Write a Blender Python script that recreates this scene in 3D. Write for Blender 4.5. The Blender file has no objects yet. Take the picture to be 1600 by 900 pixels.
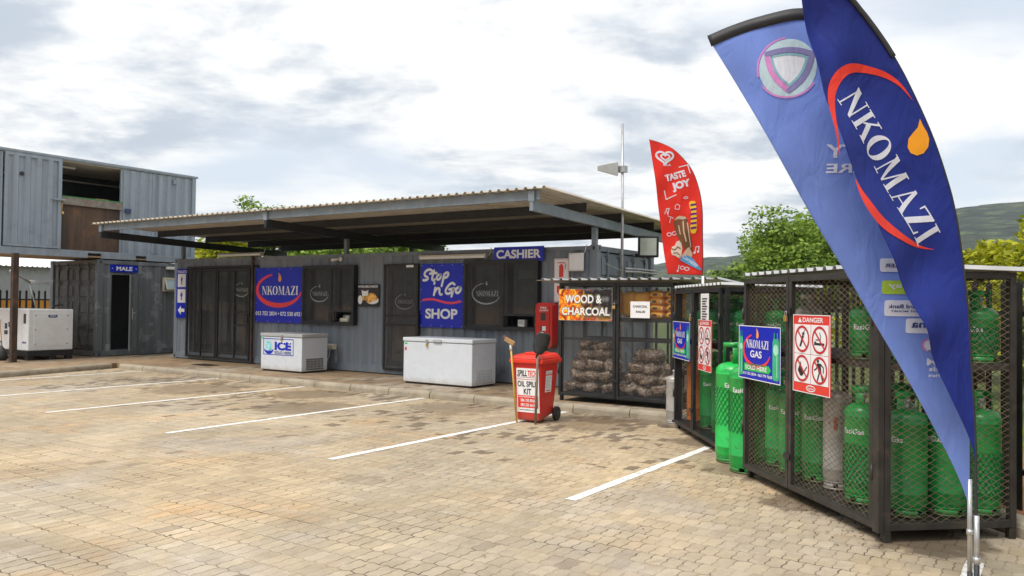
import bpy, bmesh, math, random
from mathutils import Matrix, Vector, noise
R = math.radians
rnd = random.Random(7)
scene = bpy.context.scene
col = scene.collection

# ------------------------------------------------------------------ camera
cam_data = bpy.data.cameras.new('camera')
cam = bpy.data.objects.new('camera', cam_data)
col.objects.link(cam)
YAW, PIT, ROL = R(-33.9255), R(1.10445), R(0.6978)
_f = Vector((math.sin(YAW)*math.cos(PIT), math.cos(YAW)*math.cos(PIT), math.sin(PIT)))
_r0 = Vector((math.cos(YAW), -math.sin(YAW), 0))
_u0 = _r0.cross(_f)
_r = _r0*math.cos(ROL) + _u0*math.sin(ROL)
_u = -_r0*math.sin(ROL) + _u0*math.cos(ROL)
mw = Matrix((_r, _u, -_f)).transposed().to_4x4()
mw.translation = Vector((0, 0, 1.66))
cam.matrix_world = mw
cam_data.sensor_width = 36
cam_data.lens = 1289.3/1600*36
cam_data.clip_start = 0.05
cam_data.clip_end = 6000
scene.camera = cam

# ------------------------------------------------------------------ world
SUN_EL, SUN_AZ = R(58), R(192)      # azimuth measured from +Y, clockwise
world = bpy.data.worlds.new('World')
scene.world = world
world.use_nodes = True
nt = world.node_tree
nt.nodes.clear()

class NG:
    """small helper that writes node trees"""
    def __init__(s, tree): s.t = tree
    def n(s, kind, **kw):
        nd = s.t.nodes.new(kind)
        for k, v in kw.items(): setattr(nd, k, v)
        return nd
    def set(s, sock, v):
        if isinstance(v, bpy.types.NodeSocket): s.t.links.new(v, sock)
        else: sock.default_value = v
    def math(s, op, a, b=0.0, c=None, clamp=False):
        nd = s.n('ShaderNodeMath', operation=op, use_clamp=clamp)
        s.set(nd.inputs[0], a); s.set(nd.inputs[1], b)
        if c is not None: s.set(nd.inputs[2], c)
        return nd.outputs[0]
    def mix(s, f, a, b, blend='MIX'):
        nd = s.n('ShaderNodeMix', data_type='RGBA', blend_type=blend)
        nd.clamp_factor = True
        def c4(x): return x if isinstance(x, bpy.types.NodeSocket) else (tuple(x)+(1,) if len(x) == 3 else x)
        s.set(nd.inputs[0], f); s.set(nd.inputs[6], c4(a)); s.set(nd.inputs[7], c4(b))
        return nd.outputs[2]
    def noise(s, vec, scale, detail=4, rough=.55, dist=0.0, dim='3D'):
        nd = s.n('ShaderNodeTexNoise', noise_dimensions=dim)
        s.set(nd.inputs['Vector'], vec)
        nd.inputs['Scale'].default_value = scale; nd.inputs['Detail'].default_value = detail
        nd.inputs['Roughness'].default_value = rough; nd.inputs['Distortion'].default_value = dist
        return nd.outputs[0]
    def ramp(s, f, lo, hi):
        nd = s.n('ShaderNodeMapRange', interpolation_type='SMOOTHSTEP')
        s.set(nd.inputs[0], f); nd.inputs[1].default_value = lo; nd.inputs[2].default_value = hi
        return nd.outputs[0]
    def sep(s, v):
        nd = s.n('ShaderNodeSeparateXYZ'); s.set(nd.inputs[0], v); return nd.outputs
    def comb(s, x, y, z):
        nd = s.n('ShaderNodeCombineXYZ')
        s.set(nd.inputs[0], x); s.set(nd.inputs[1], y); s.set(nd.inputs[2], z); return nd.outputs[0]
    def vscale(s, v, sc):
        nd = s.n('ShaderNodeMapping'); s.set(nd.inputs[0], v); nd.inputs['Scale'].default_value = sc; return nd.outputs[0]

g = NG(nt)
sky = g.n('ShaderNodeTexSky', sky_type='NISHITA')
sky.sun_disc = False; sky.sun_elevation = SUN_EL; sky.sun_rotation = SUN_AZ
sky.altitude = 500; sky.air_density = 1.0; sky.dust_density = 1.5
d = g.n('ShaderNodeTexCoord').outputs['Generated']
x, y, z = g.sep(d)
zz = g.math('ADD', g.math('MAXIMUM', z, 0.0), 0.16)
pv = g.comb(g.math('DIVIDE', x, zz), g.math('DIVIDE', y, zz), 0.7)
# rotate into the view so that bands lie across it
mp = g.n('ShaderNodeMapping'); g.set(mp.inputs[0], pv); mp.inputs['Rotation'].default_value = (0, 0, R(-34)); mp.inputs['Location'].default_value = (1.3, 0.4, 0)
pv = mp.outputs[0]
cover = g.noise(pv, 0.62, 6, .55, .35)
body = g.noise(g.vscale(pv, (1.0, 1.15, 1)), 1.15, 9, .6, .25)
fine = g.noise(g.vscale(pv, (1, 1.2, 1)), 3.0, 8, .62, .2)
cov = g.ramp(cover, .36, .50)
lit = g.math('ADD', g.math('MULTIPLY', body, .72), g.math('MULTIPLY', fine, .28))
cl = g.mix(g.ramp(lit, .41, .55), (3.7, 4.15, 4.75), (7.3, 7.25, 7.1))
thin = g.mix(.70, sky.outputs[0], (5.7, 6.0, 6.4))
skyc = g.mix(cov, thin, cl)
bg = g.n('ShaderNodeBackground'); bg.inputs[1].default_value = 0.1
g.set(bg.inputs[0], skyc)
out = g.n('ShaderNodeOutputWorld'); nt.links.new(bg.outputs[0], out.inputs[0])

sun_d = bpy.data.lights.new('sun', 'SUN'); sun_d.energy = 2.2; sun_d.angle = R(28); sun_d.color = (1, .95, .87)
sun = bpy.data.objects.new('sun', sun_d); col.objects.link(sun)
sv = Vector((math.sin(SUN_AZ)*math.cos(SUN_EL), math.cos(SUN_AZ)*math.cos(SUN_EL), math.sin(SUN_EL)))
sun.rotation_euler = sv.to_track_quat('Z', 'Y').to_euler()
sun.location = (0, 0, 30)
scene.view_settings.view_transform = 'Standard'
scene.view_settings.look = 'None'
scene.view_settings.exposure = 0.7
scene.view_settings.gamma = 1.0
scene.cycles.max_bounces = 8
scene.cycles.transparent_max_bounces = 16

# ------------------------------------------------------------------ text, made first in one batch
TEXTS = {}
def _need(body, bold=0.0, shear=0.0, sp=1.0): TEXTS[(body, bold, shear, sp)] = None
B = 0.022
for b in ('TOILETS','SHOP','CASHIER','MALE','GAS','SOLD HERE','DANGER','WOOD &','CHARCOAL','ICE','OIL SPILL','KIT','OLA','TASTE','JOY','ITY','HERE',
          '013 752 2834 \u2022 072 530 6921','013 752 2834 \u2022 063 779 7638','AVAILABLE INSIDE','086 100 8366','083 253 6618','EasiGas','FIRE','EQUIPMENT',
          'R46.00','ATM','Cards','Available Here','Standard Bank','Pay','nna','KER','POWER','40kVA','SPILL','TECH','www.spilltech.co.za','24 HOUR EMERGENCY RESPONSE',
          'Environmental Spill Management','INSTANT MONEY','LPG','Cornetto','CCTV','CLOSED','INSTRUCTIONS'): _need(b, B)
for b in ('SPILL','TECH'): _need(b, B, .25)
for b in ('CASHIER','MALE','SHOP'): _need(b, .035)
_need('WOOD &', .05); _need('CHARCOAL', .05); _need('WOOD &', .036); _need('CHARCOAL', .036)
_need('TASTE', .05); _need('JOY', .06); _need('ICE', .05)
def _make_texts():
    obs = []
    for k in TEXTS:
        c = bpy.data.curves.new('t', 'FONT'); c.body = k[0]; c.offset = k[1]; c.shear = k[2]; c.space_character = k[3]; c.resolution_u = 5
        o = bpy.data.objects.new('t', c); col.objects.link(o); obs.append((k, o, c))
    bpy.context.view_layer.update()
    dg = bpy.context.evaluated_depsgraph_get()
    for k, o, c in obs:
        me = bpy.data.meshes.new_from_object(o.evaluated_get(dg))
        vs = [v.co.copy() for v in me.vertices]; fs = [tuple(p.vertices) for p in me.polygons]
        x0 = min(v.x for v in vs); x1 = max(v.x for v in vs); y0 = min(v.y for v in vs); y1 = max(v.y for v in vs)
        TEXTS[k] = ([((v.x-(x0+x1)/2)/(x1-x0), (v.y-(y0+y1)/2)/(y1-y0)) for v in vs], fs, (x1-x0)/(y1-y0))
        bpy.data.meshes.remove(me); bpy.data.objects.remove(o); bpy.data.curves.remove(c)
_make_texts()

# ------------------------------------------------------------------ mesh builder
def root_matrix(o):
    m = Matrix.Identity(4)
    while o is not None:
        m = o.matrix_basis @ m; o = o.parent
    return m

class MB:
    def __init__(s, M=None):
        s.v = []; s.f = []; s.mi = []; s.sm = []; s.M = M; s.m = 0
    def _v(s, p):
        p = Vector(p)
        s.v.append(s.M @ p if s.M is not None else p); return len(s.v)-1
    def _f(s, idx, smooth=False, m=None):
        s.f.append(tuple(idx)); s.mi.append(s.m if m is None else m); s.sm.append(smooth)
    def mesh(s, vs, fs, smooth=False):
        b = len(s.v)
        for p in vs: s._v(p)
        for f in fs: s._f([b+i for i in f], smooth)
    def hexa(s, p):
        s.mesh(p, [(3,2,1,0),(4,5,6,7),(0,1,5,4),(1,2,6,5),(2,3,7,6),(3,0,4,7)])
    def box(s, x0, x1, y0, y1, z0, z1):
        s.hexa([(x0,y0,z0),(x1,y0,z0),(x1,y1,z0),(x0,y1,z0),(x0,y0,z1),(x1,y0,z1),(x1,y1,z1),(x0,y1,z1)])
    def bar(s, p, q, w, h=None, up=(0,0,1), caps=True):
        h = w if h is None else h
        p = Vector(p); q = Vector(q); d = (q-p).normalized(); up = Vector(up)
        a = d.cross(up)
        if a.length < 1e-4: a = d.cross(Vector((1,0,0)))
        a.normalize(); b = a.cross(d).normalized()
        a = a*(w/2); b = b*(h/2)
        vs = [p-a-b, p+a-b, p+a+b, p-a+b, q-a-b, q+a-b, q+a+b, q-a+b]
        fs = [(0,1,5,4),(1,2,6,5),(2,3,7,6),(3,0,4,7)]
        if caps: fs += [(3,2,1,0),(4,5,6,7)]
        s.mesh(vs, fs)
    def tube(s, pts, r, n=8, caps=True, smooth=True):
        pts = [Vector(p) for p in pts]; k = len(pts)
        rs = r if isinstance(r, (list, tuple)) else [r]*k
        a = None; base = len(s.v)
        for i, p in enumerate(pts):
            d = (pts[min(i+1, k-1)] - pts[max(i-1, 0)]).normalized()
            if a is None:
                a = d.orthogonal().normalized()
            else:
                a = (a - d*a.dot(d)); a.normalize()
            b = d.cross(a)
            for j in range(n):
                t = 2*math.pi*j/n
                s._v(p + (a*math.cos(t) + b*math.sin(t))*rs[i])
        for i in range(k-1):
            for j in range(n):
                s._f((base+i*n+j, base+i*n+(j+1)%n, base+(i+1)*n+(j+1)%n, base+(i+1)*n+j), smooth)
        if caps:
            s._f([base+j for j in reversed(range(n))]); s._f([base+(k-1)*n+j for j in range(n)])
    def lathe(s, prof, n=24, c=(0,0,0), a0=0, a1=None, smooth=True):
        full = a1 is None
        a1 = a0+2*math.pi if full else a1
        cnt = n if full else n+1; base = len(s.v)
        for (r, z) in prof:
            for j in range(cnt):
                t = a0+(a1-a0)*j/n
                s._v((c[0]+r*math.cos(t), c[1]+r*math.sin(t), c[2]+z))
        for i in range(len(prof)-1):
            for j in range(n):
                j2 = (j+1) % cnt
                s._f((base+i*cnt+j, base+i*cnt+j2, base+(i+1)*cnt+j2, base+(i+1)*cnt+j), smooth)
    def prism(s, poly, z0, z1, T=None):
        """poly in local XY, from z0 to z1; T maps to the builder's space"""
        k = len(poly)
        a = sum(poly[i][0]*poly[(i+1)%k][1]-poly[(i+1)%k][0]*poly[i][1] for i in range(k))
        if a < 0: poly = poly[::-1]
        T = T or Matrix.Identity(4); base = len(s.v)
        for zq in (z0, z1):
            for p in poly: s._v(T @ Vector((p[0], p[1], zq)))
        s._f([base+i for i in reversed(range(k))]); s._f([base+k+i for i in range(k)])
        for i in range(k): s._f((base+i, base+(i+1)%k, base+k+(i+1)%k, base+k+i))
    # flat graphics, local XY at height z
    def poly(s, pts, z=0.003):
        k = len(pts)
        a = sum(pts[i][0]*pts[(i+1)%k][1]-pts[(i+1)%k][0]*pts[i][1] for i in range(k))
        if a < 0: pts = pts[::-1]
        s.mesh([(p[0], p[1], z) for p in pts], [tuple(range(k))])
    def rect(s, x0, x1, y0, y1, z=0.003): s.poly([(x0,y0),(x1,y0),(x1,y1),(x0,y1)], z)
    def disc(s, cx, cy, rx, ry=None, z=0.003, n=28):
        ry = rx if ry is None else ry
        s.poly([(cx+rx*math.cos(2*math.pi*i/n), cy+ry*math.sin(2*math.pi*i/n)) for i in range(n)], z)
    def arc(s, cx, cy, rx, ry, a0, a1, w, z=0.003, n=36):
        """band round an ellipse; w may be a function of 0..1"""
        wf = w if callable(w) else (lambda t: w)
        o = []; i_ = []
        for k in range(n+1):
            t = k/n; a = a0+(a1-a0)*t; h = wf(t)/2
            o.append((cx+(rx+h)*math.cos(a), cy+(ry+h)*math.sin(a))); i_.append((cx+(rx-h)*math.cos(a), cy+(ry-h)*math.sin(a)))
        for k in range(n): s.poly([o[k], o[k+1], i_[k+1], i_[k]], z)
    def stroke(s, pts, w, z=0.003, n=10):
        """round-nib pen line through pts"""
        wf = w if callable(w) else (lambda t: w)
        k = len(pts)
        for i in range(k-1):
            (x0,y0),(x1,y1) = pts[i], pts[i+1]
            L = math.hypot(x1-x0, y1-y0) or 1; nx, ny = -(y1-y0)/L, (x1-x0)/L
            a = wf(i/(k-1))/2; b = wf((i+1)/(k-1))/2
            s.poly([(x0+nx*a,y0+ny*a),(x0-nx*a,y0-ny*a),(x1-nx*b,y1-ny*b),(x1+nx*b,y1+ny*b)], z+.0002*(i % 2))
        for i, p in enumerate(pts): s.disc(p[0], p[1], wf(i/(k-1))/2, z=z+.0004+.0001*(i % 2), n=n)
    def text(s, body, cx, cy, w=None, h=None, z=0.003, bold=B, shear=0.0, mirror=False, T=None):
        vs, fs, asp = TEXTS[(body, bold, shear, 1.0)]
        if w is None: w = h*asp
        if h is None: h = w/asp
        sx = -w if mirror else w
        T = T or Matrix.Identity(4)
        s.mesh([T @ Vector((cx+p[0]*sx, cy+p[1]*h, z)) for p in vs], fs)
    def build(s, name, mats, parent=None, bev=0, W=False, seg=2, me=None):
        me = bpy.data.meshes.new(name)
        vs = s.v
        if W and parent is not None:
            inv = root_matrix(parent).inverted(); vs = [inv @ v for v in vs]
        me.from_pydata([tuple(v) for v in vs], [], s.f)
        if not isinstance(mats, (list, tuple)): mats = [mats]
        for m in mats: me.materials.append(m)
        me.polygons.foreach_set('material_index', s.mi)
        me.polygons.foreach_set('use_smooth', s.sm)
        me.update()
        o = bpy.data.objects.new(name, me); col.objects.link(o)
        if parent is not None: o.parent = parent
        if bev:
            md = o.modifiers.new('bevel', 'BEVEL'); md.width = bev; md.segments = seg; md.limit_method = 'ANGLE'; md.angle_limit = R(50)
        return o

def frame(o, ux, uy):
    """matrix whose local x,y,z are ux, uy, ux x uy"""
    ux = Vector(ux).normalized(); uy = Vector(uy).normalized(); n = ux.cross(uy)
    m = Matrix((ux, uy, n)).transposed().to_4x4(); m.translation = Vector(o); return m
def tag(o, label=None, cat=None, group=None, kind=None):
    if label: o['label'] = label
    if cat: o['category'] = cat
    if group: o['group'] = group
    if kind: o['kind'] = kind
    return o
def thing(name, label, cat, loc=(0,0,0), rz=0, group=None, M=None):
    o = bpy.data.objects.new(name, None); col.objects.link(o)
    o.empty_display_size = .2
    o.matrix_basis = M if M is not None else Matrix.Translation(Vector(loc)) @ Matrix.Rotation(rz, 4, 'Z')
    return tag(o, label, cat, group)
def copy_tree(o, parent=None):
    c = o.copy(); col.objects.link(c)
    if parent is not None: c.parent = parent
    for ch in KIDS(o): copy_tree(ch, c)
    return c
def KIDS(o): return list(o.children)
def place(o, loc, rz=0, tilt=None):
    m = Matrix.Translation(Vector(loc)) @ Matrix.Rotation(rz, 4, 'Z')
    if tilt: m = m @ Matrix.Rotation(tilt[0], 4, 'X') @ Matrix.Rotation(tilt[1], 4, 'Y')
    o.matrix_basis = m

def mesh_strands(mb, T, x0, x1, y0, y1, lw, sh, s=.005, dz=None):
    """expanded-metal lattice: two families of diagonal bars clipped to a rectangle, in the plane T"""
    dz = s if dz is None else dz
    w = x1-x0; h = y1-y0; kx = 1/lw; ky = 1/sh
    for sg, off in ((1, 0), (-1, .15*dz)):
        lo = min(0, sg*h*ky); hi = w*kx + max(0, sg*h*ky)
        k = math.floor(lo)+.5
        while k < hi:
            # u*kx + sg*v*ky = k
            pts = []
            for u in (0, w):
                v = (k-u*kx)/(sg*ky)
                if -1e-9 <= v <= h+1e-9: pts.append((u, v))
            for v in (0, h):
                u = (k-sg*v*ky)/kx
                if -1e-9 <= u <= w+1e-9: pts.append((u, v))
            if len(pts) >= 2:
                p = min(pts); q = max(pts)
                if math.hypot(q[0]-p[0], q[1]-p[1]) > .01:
                    P = T @ Vector((x0+p[0], y0+p[1], off)); Q = T @ Vector((x0+q[0], y0+q[1], off))
                    mb.bar(P, Q, s, dz, up=T.to_3x3() @ Vector((0,0,1)), caps=False)
            k += 1

# ------------------------------------------------------------------ materials
MATS = {}
def newmat(name):
    m = bpy.data.materials.new(name); m.use_nodes = True
    return m, NG(m.node_tree), m.node_tree.nodes['Principled BSDF']
def pm(name, c, rough=.5, metal=0., var=.1, scale=5, bump=0., bscale=80, coat=0., spec=.5, dirt=None, dscale=3, damt=.5, streak=False, emit=0, trans=0.0, rvar=.1, foot=None, dedge=(.5,.72)):
    """a real-world base colour with uneven tone, optional patches of dirt and a fine bump"""
    if name in MATS: return MATS[name]
    m, g, p = newmat(name)
    oc = g.n('ShaderNodeTexCoord').outputs['Object']
    v = g.vscale(oc, (1.6, 1.6, .12)) if streak else oc
    n1 = g.noise(v, scale, 5, .6)
    lo = tuple(max(0, q*(1-var)) for q in c); hi = tuple(q*(1+var) for q in c)
    cc = g.mix(g.ramp(n1, .3, .7), lo, hi)
    if dirt:
        n2 = g.noise(oc, dscale, 6, .65, .4)
        f = g.math('MULTIPLY', g.ramp(n2, dedge[0], dedge[1]), damt)
        cc = g.mix(f, cc, dirt)
    if foot:        # splashed dirt and scuffs along the lower edge
        zc = g.sep(oc)[2]; n4 = g.noise(oc, 9, 6, .7, .4)
        f = g.math('SUBTRACT', 1.0, g.ramp(g.math('ADD', zc, g.math('MULTIPLY', g.math('SUBTRACT', n4, .5), foot[1]*1.3)), foot[1]*.1, foot[1]))
        cc = g.mix(g.math('MULTIPLY', f, foot[2]), cc, foot[0])
        cc = g.mix(g.math('MULTIPLY', g.ramp(g.noise(g.vscale(oc, (1,1,3)), 7, 7, .75, .8), .62, .68), .35), cc, foot[0])
    g.set(p.inputs['Base Color'], cc)
    n3 = g.noise(oc, scale*3, 4, .6)
    g.set(p.inputs['Roughness'], g.math('ADD', g.math('MULTIPLY', n3, 2*rvar), rough-rvar))
    p.inputs['Metallic'].default_value = metal
    p.inputs['Specular IOR Level'].default_value = spec
    p.inputs['Coat Weight'].default_value = coat
    if emit:
        p.inputs['Emission Color'].default_value = (*c, 1); p.inputs['Emission Strength'].default_value = emit
    if bump:
        b = g.n('ShaderNodeBump'); b.inputs['Strength'].default_value = bump; b.inputs['Distance'].default_value = .02
        g.set(b.inputs['Height'], g.noise(oc, bscale, 5, .6)); m.node_tree.links.new(b.outputs[0], p.inputs['Normal'])
    if trans:
        tr = g.n('ShaderNodeBsdfTranslucent'); g.set(tr.inputs[0], cc)
        mx = g.n('ShaderNodeMixShader'); mx.inputs[0].default_value = trans
        o = m.node_tree.nodes['Material Output']
        m.node_tree.links.new(p.outputs[0], mx.inputs[1]); m.node_tree.links.new(tr.outputs[0], mx.inputs[2]); m.node_tree.links.new(mx.outputs[0], o.inputs[0])
    MATS[name] = m; return m
def glass(name, tint=(.8,.85,.85), clear=.85):
    if name in MATS: return MATS[name]
    m, g, p = newmat(name)
    m.node_tree.nodes.remove(p)
    gl = g.n('ShaderNodeBsdfGlossy'); gl.inputs['Roughness'].default_value = .02
    tr = g.n('ShaderNodeBsdfTransparent'); tr.inputs[0].default_value = (*[q*clear for q in tint], 1)
    fr = g.n('ShaderNodeFresnel'); fr.inputs[0].default_value = 2.2
    mx = g.n('ShaderNodeMixShader'); lk = m.node_tree.links
    lk.new(fr.outputs[0], mx.inputs[0]); lk.new(tr.outputs[0], mx.inputs[1]); lk.new(gl.outputs[0], mx.inputs[2])
    lk.new(mx.outputs[0], m.node_tree.nodes['Material Output'].inputs[0])
    MATS[name] = m; return m

C_SLATE = pm('slate_paint', (.172,.200,.238), .5, var=.14, scale=3, streak=True, dirt=(.25,.265,.285), dscale=2.2, damt=.45, bump=.14, bscale=7)
C_BLUEGREY = pm('blue_grey_paint', (.27,.325,.39), .5, var=.10, scale=3, streak=True, dirt=(.19,.22,.26), dscale=2.5, damt=.5, bump=.14, bscale=7)
C_TOUCH = pm('patched_grey_paint', (.125,.14,.158), .5, var=.2, scale=2.2, streak=True, dedge=(.555,.585), dirt=(.24,.26,.28), dscale=2.6, damt=.8, bump=.06, bscale=12)
C_DOORGREY = pm('dull_grey_paint', (.12,.125,.127), .5, var=.25, scale=4, dirt=(.16,.16,.155), dscale=5, damt=.6)
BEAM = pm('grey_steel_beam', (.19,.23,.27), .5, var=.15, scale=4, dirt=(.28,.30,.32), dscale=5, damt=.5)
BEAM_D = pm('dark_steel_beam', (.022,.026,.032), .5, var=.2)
ROOFM = pm('galvanised_roof', (.55,.50,.42), .5, metal=.0, var=.12, scale=3, dirt=(.42,.35,.26), dscale=1.4, damt=.6)
ROOFW = pm('pale_roof_sheet', (.50,.51,.52), .42, metal=.2, var=.08, dirt=(.4,.38,.34), dscale=3, damt=.5)
BLACK = pm('black_paint', (.012,.013,.015), .45, var=.3, scale=7, dirt=(.05,.042,.035), dscale=6, damt=.4)
DARKMESH = pm('black_mesh', (.085,.086,.088), .5, var=.25)
CAGE = pm('worn_black_frame', (.030,.027,.024), .5, var=.3, scale=7, dirt=(.085,.062,.045), dscale=6, damt=.6)
CAGEMESH = pm('worn_mesh', (.17,.125,.085), .5, metal=.2, var=.35, scale=5, dirt=(.07,.045,.03), dscale=6, damt=.6)
DARK = pm('dark_interior', (.02,.02,.02), .8)
DARKGREY = pm('dark_grey_board', (.05,.05,.052), .7)
PLY = pm('plywood', (.36,.24,.14), .7, var=.2, scale=4)
RUST = pm('rusty_plate', (.075,.045,.028), .65, var=.45, scale=2.5, dirt=(.20,.085,.03), dscale=2.6, damt=.7, bump=.08, bscale=25, streak=True)
RUSTPOST = pm('rusty_post', (.055,.032,.022), .65, var=.4, scale=6, dirt=(.13,.06,.03), dscale=6, damt=.6, bump=.1, bscale=60)
WHITE = pm('white_enamel', (.74,.76,.78), .3, var=.03, dirt=(.62,.62,.60), dscale=4, damt=.35, foot=((.42,.37,.30),.35,.55))
FREEZER = pm('freezer_enamel', (.60,.64,.70), .3, var=.04, scale=3, dirt=(.5,.52,.55), dscale=3, damt=.4, foot=((.40,.36,.30),.16,.6))
GREYTRIM = pm('grey_trim', (.40,.41,.42), .4, var=.08)
WPLASTIC = pm('white_plastic', (.72,.72,.70), .4, var=.04)
CREAM = pm('cream_plastic', (.62,.58,.47), .4, var=.06, dirt=(.42,.36,.25), dscale=6, damt=.4)
SIGNBLUE = pm('sign_blue', (.002,.016,.46), .32, var=.05, scale=2)
SIGNWHITE = pm('sign_white', (.80,.80,.82), .35, var=.03)
SIGNRED = pm('sign_red', (.72,.045,.03), .35, var=.04)
DEEPRED = pm('symbol_red', (.52,.02,.03), .35, var=.04)
ARCRED = pm('emblem_red', (.80,.045,.05), .35, var=.04)
PINKRED = pm('swoosh_red', (.82,.06,.11), .35, var=.04)
INK = pm('black_ink', (.015,.015,.018), .45, var=.05)
ORANGE = pm('drop_orange', (.85,.32,.02), .4, var=.35, scale=9)
LGREEN = pm('sign_green', (.02,.48,.09), .4, var=.12)
def gas_paint(name, c, c2):
    m, g, p = newmat(name)
    oc = g.n('ShaderNodeTexCoord').outputs['Object']; rv = g.n('ShaderNodeObjectInfo').outputs['Random']
    x, y, z = g.sep(oc)
    n1 = g.noise(oc, 6, 5, .6); n2 = g.noise(oc, 16, 6, .7, .5)
    cc = g.mix(g.ramp(n1, .3, .7), c, c2)
    v = g.math('MULTIPLY_ADD', rv, .45, .75); cc = g.mix(1.0, cc, g.comb(v, v, v), 'MULTIPLY')
    cc = g.mix(g.math('MULTIPLY', g.ramp(n2, .56, .62), .55), cc, (.02,.10,.035))          # scuffs
    cc = g.mix(g.math('MULTIPLY', g.ramp(g.noise(oc, 28, 5, .7), .62, .66), .5), cc, (.25,.30,.24))
    foot = g.math('SUBTRACT', 1.0, g.ramp(g.math('ADD', z, g.math('MULTIPLY', g.math('SUBTRACT', n2, .5), .12)), .005, .05))
    cc = g.mix(g.math('MULTIPLY', foot, .8), cc, (.09,.055,.03))                             # rust where it stands
    g.set(p.inputs['Base Color'], cc)
    g.set(p.inputs['Roughness'], g.math('MULTIPLY_ADD', n2, .3, .2)); p.inputs['Coat Weight'].default_value = .1
    b = g.n('ShaderNodeBump'); b.inputs['Strength'].default_value = .12; b.inputs['Distance'].default_value = .02; g.set(b.inputs['Height'], g.noise(oc, 9, 4, .6)); m.node_tree.links.new(b.outputs[0], p.inputs['Normal'])
    MATS[name] = m; return m
GAS = gas_paint('gas_green', (.005,.19,.037), (.007,.30,.052))
GASNET = pm('net_green', (.006,.115,.03), .45, var=.2, scale=20)
GASBRIGHT = gas_paint('fresh_gas_green', (.008,.33,.055), (.012,.42,.07))
SILVER = pm('worn_silver', (.40,.385,.36), .45, metal=.25, var=.18, scale=7, dirt=(.20,.165,.13), dscale=8, damt=.7, bump=.05)
CYLORANGE = pm('cylinder_orange', (.62,.18,.03), .35, var=.15, dirt=(.35,.12,.04), dscale=8, damt=.5)
BRASS = pm('brass', (.62,.42,.14), .35, metal=.8, var=.1)
STEEL = pm('bright_steel', (.50,.51,.52), .35, metal=.8, var=.1)
GALV = pm('galvanised_pipe', (.42,.43,.44), .4, metal=.7, var=.15, scale=12)
ALU = pm('dull_aluminium', (.42,.43,.42), .4, metal=.5, var=.1)
REDPLASTIC = pm('red_plastic', (.60,.018,.012), .35, var=.06, scale=4, dirt=(.42,.03,.02), dscale=6, damt=.4, foot=((.22,.07,.045),.2,.6))
REDLID = pm('red_lid', (.72,.035,.018), .38, var=.05)
RUBBER = pm('black_rubber', (.018,.018,.018), .65, var=.2)
WOODH = pm('wood_handle', (.42,.25,.10), .55, var=.2, scale=9)
WOODG = pm('grey_wood', (.21,.17,.125), .65, var=.25, scale=9)
SHOVEL = pm('shovel_steel', (.05,.052,.054), .35, metal=.5, var=.25, scale=9)
KERB = pm('kerb_concrete', (.33,.285,.215), .85, var=.16, scale=3, dirt=(.19,.155,.11), dscale=4, damt=.6, bump=.25, bscale=50)
FLAGBLACK = pm('black_webbing', (.02,.021,.025), .6, var=.2)

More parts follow.
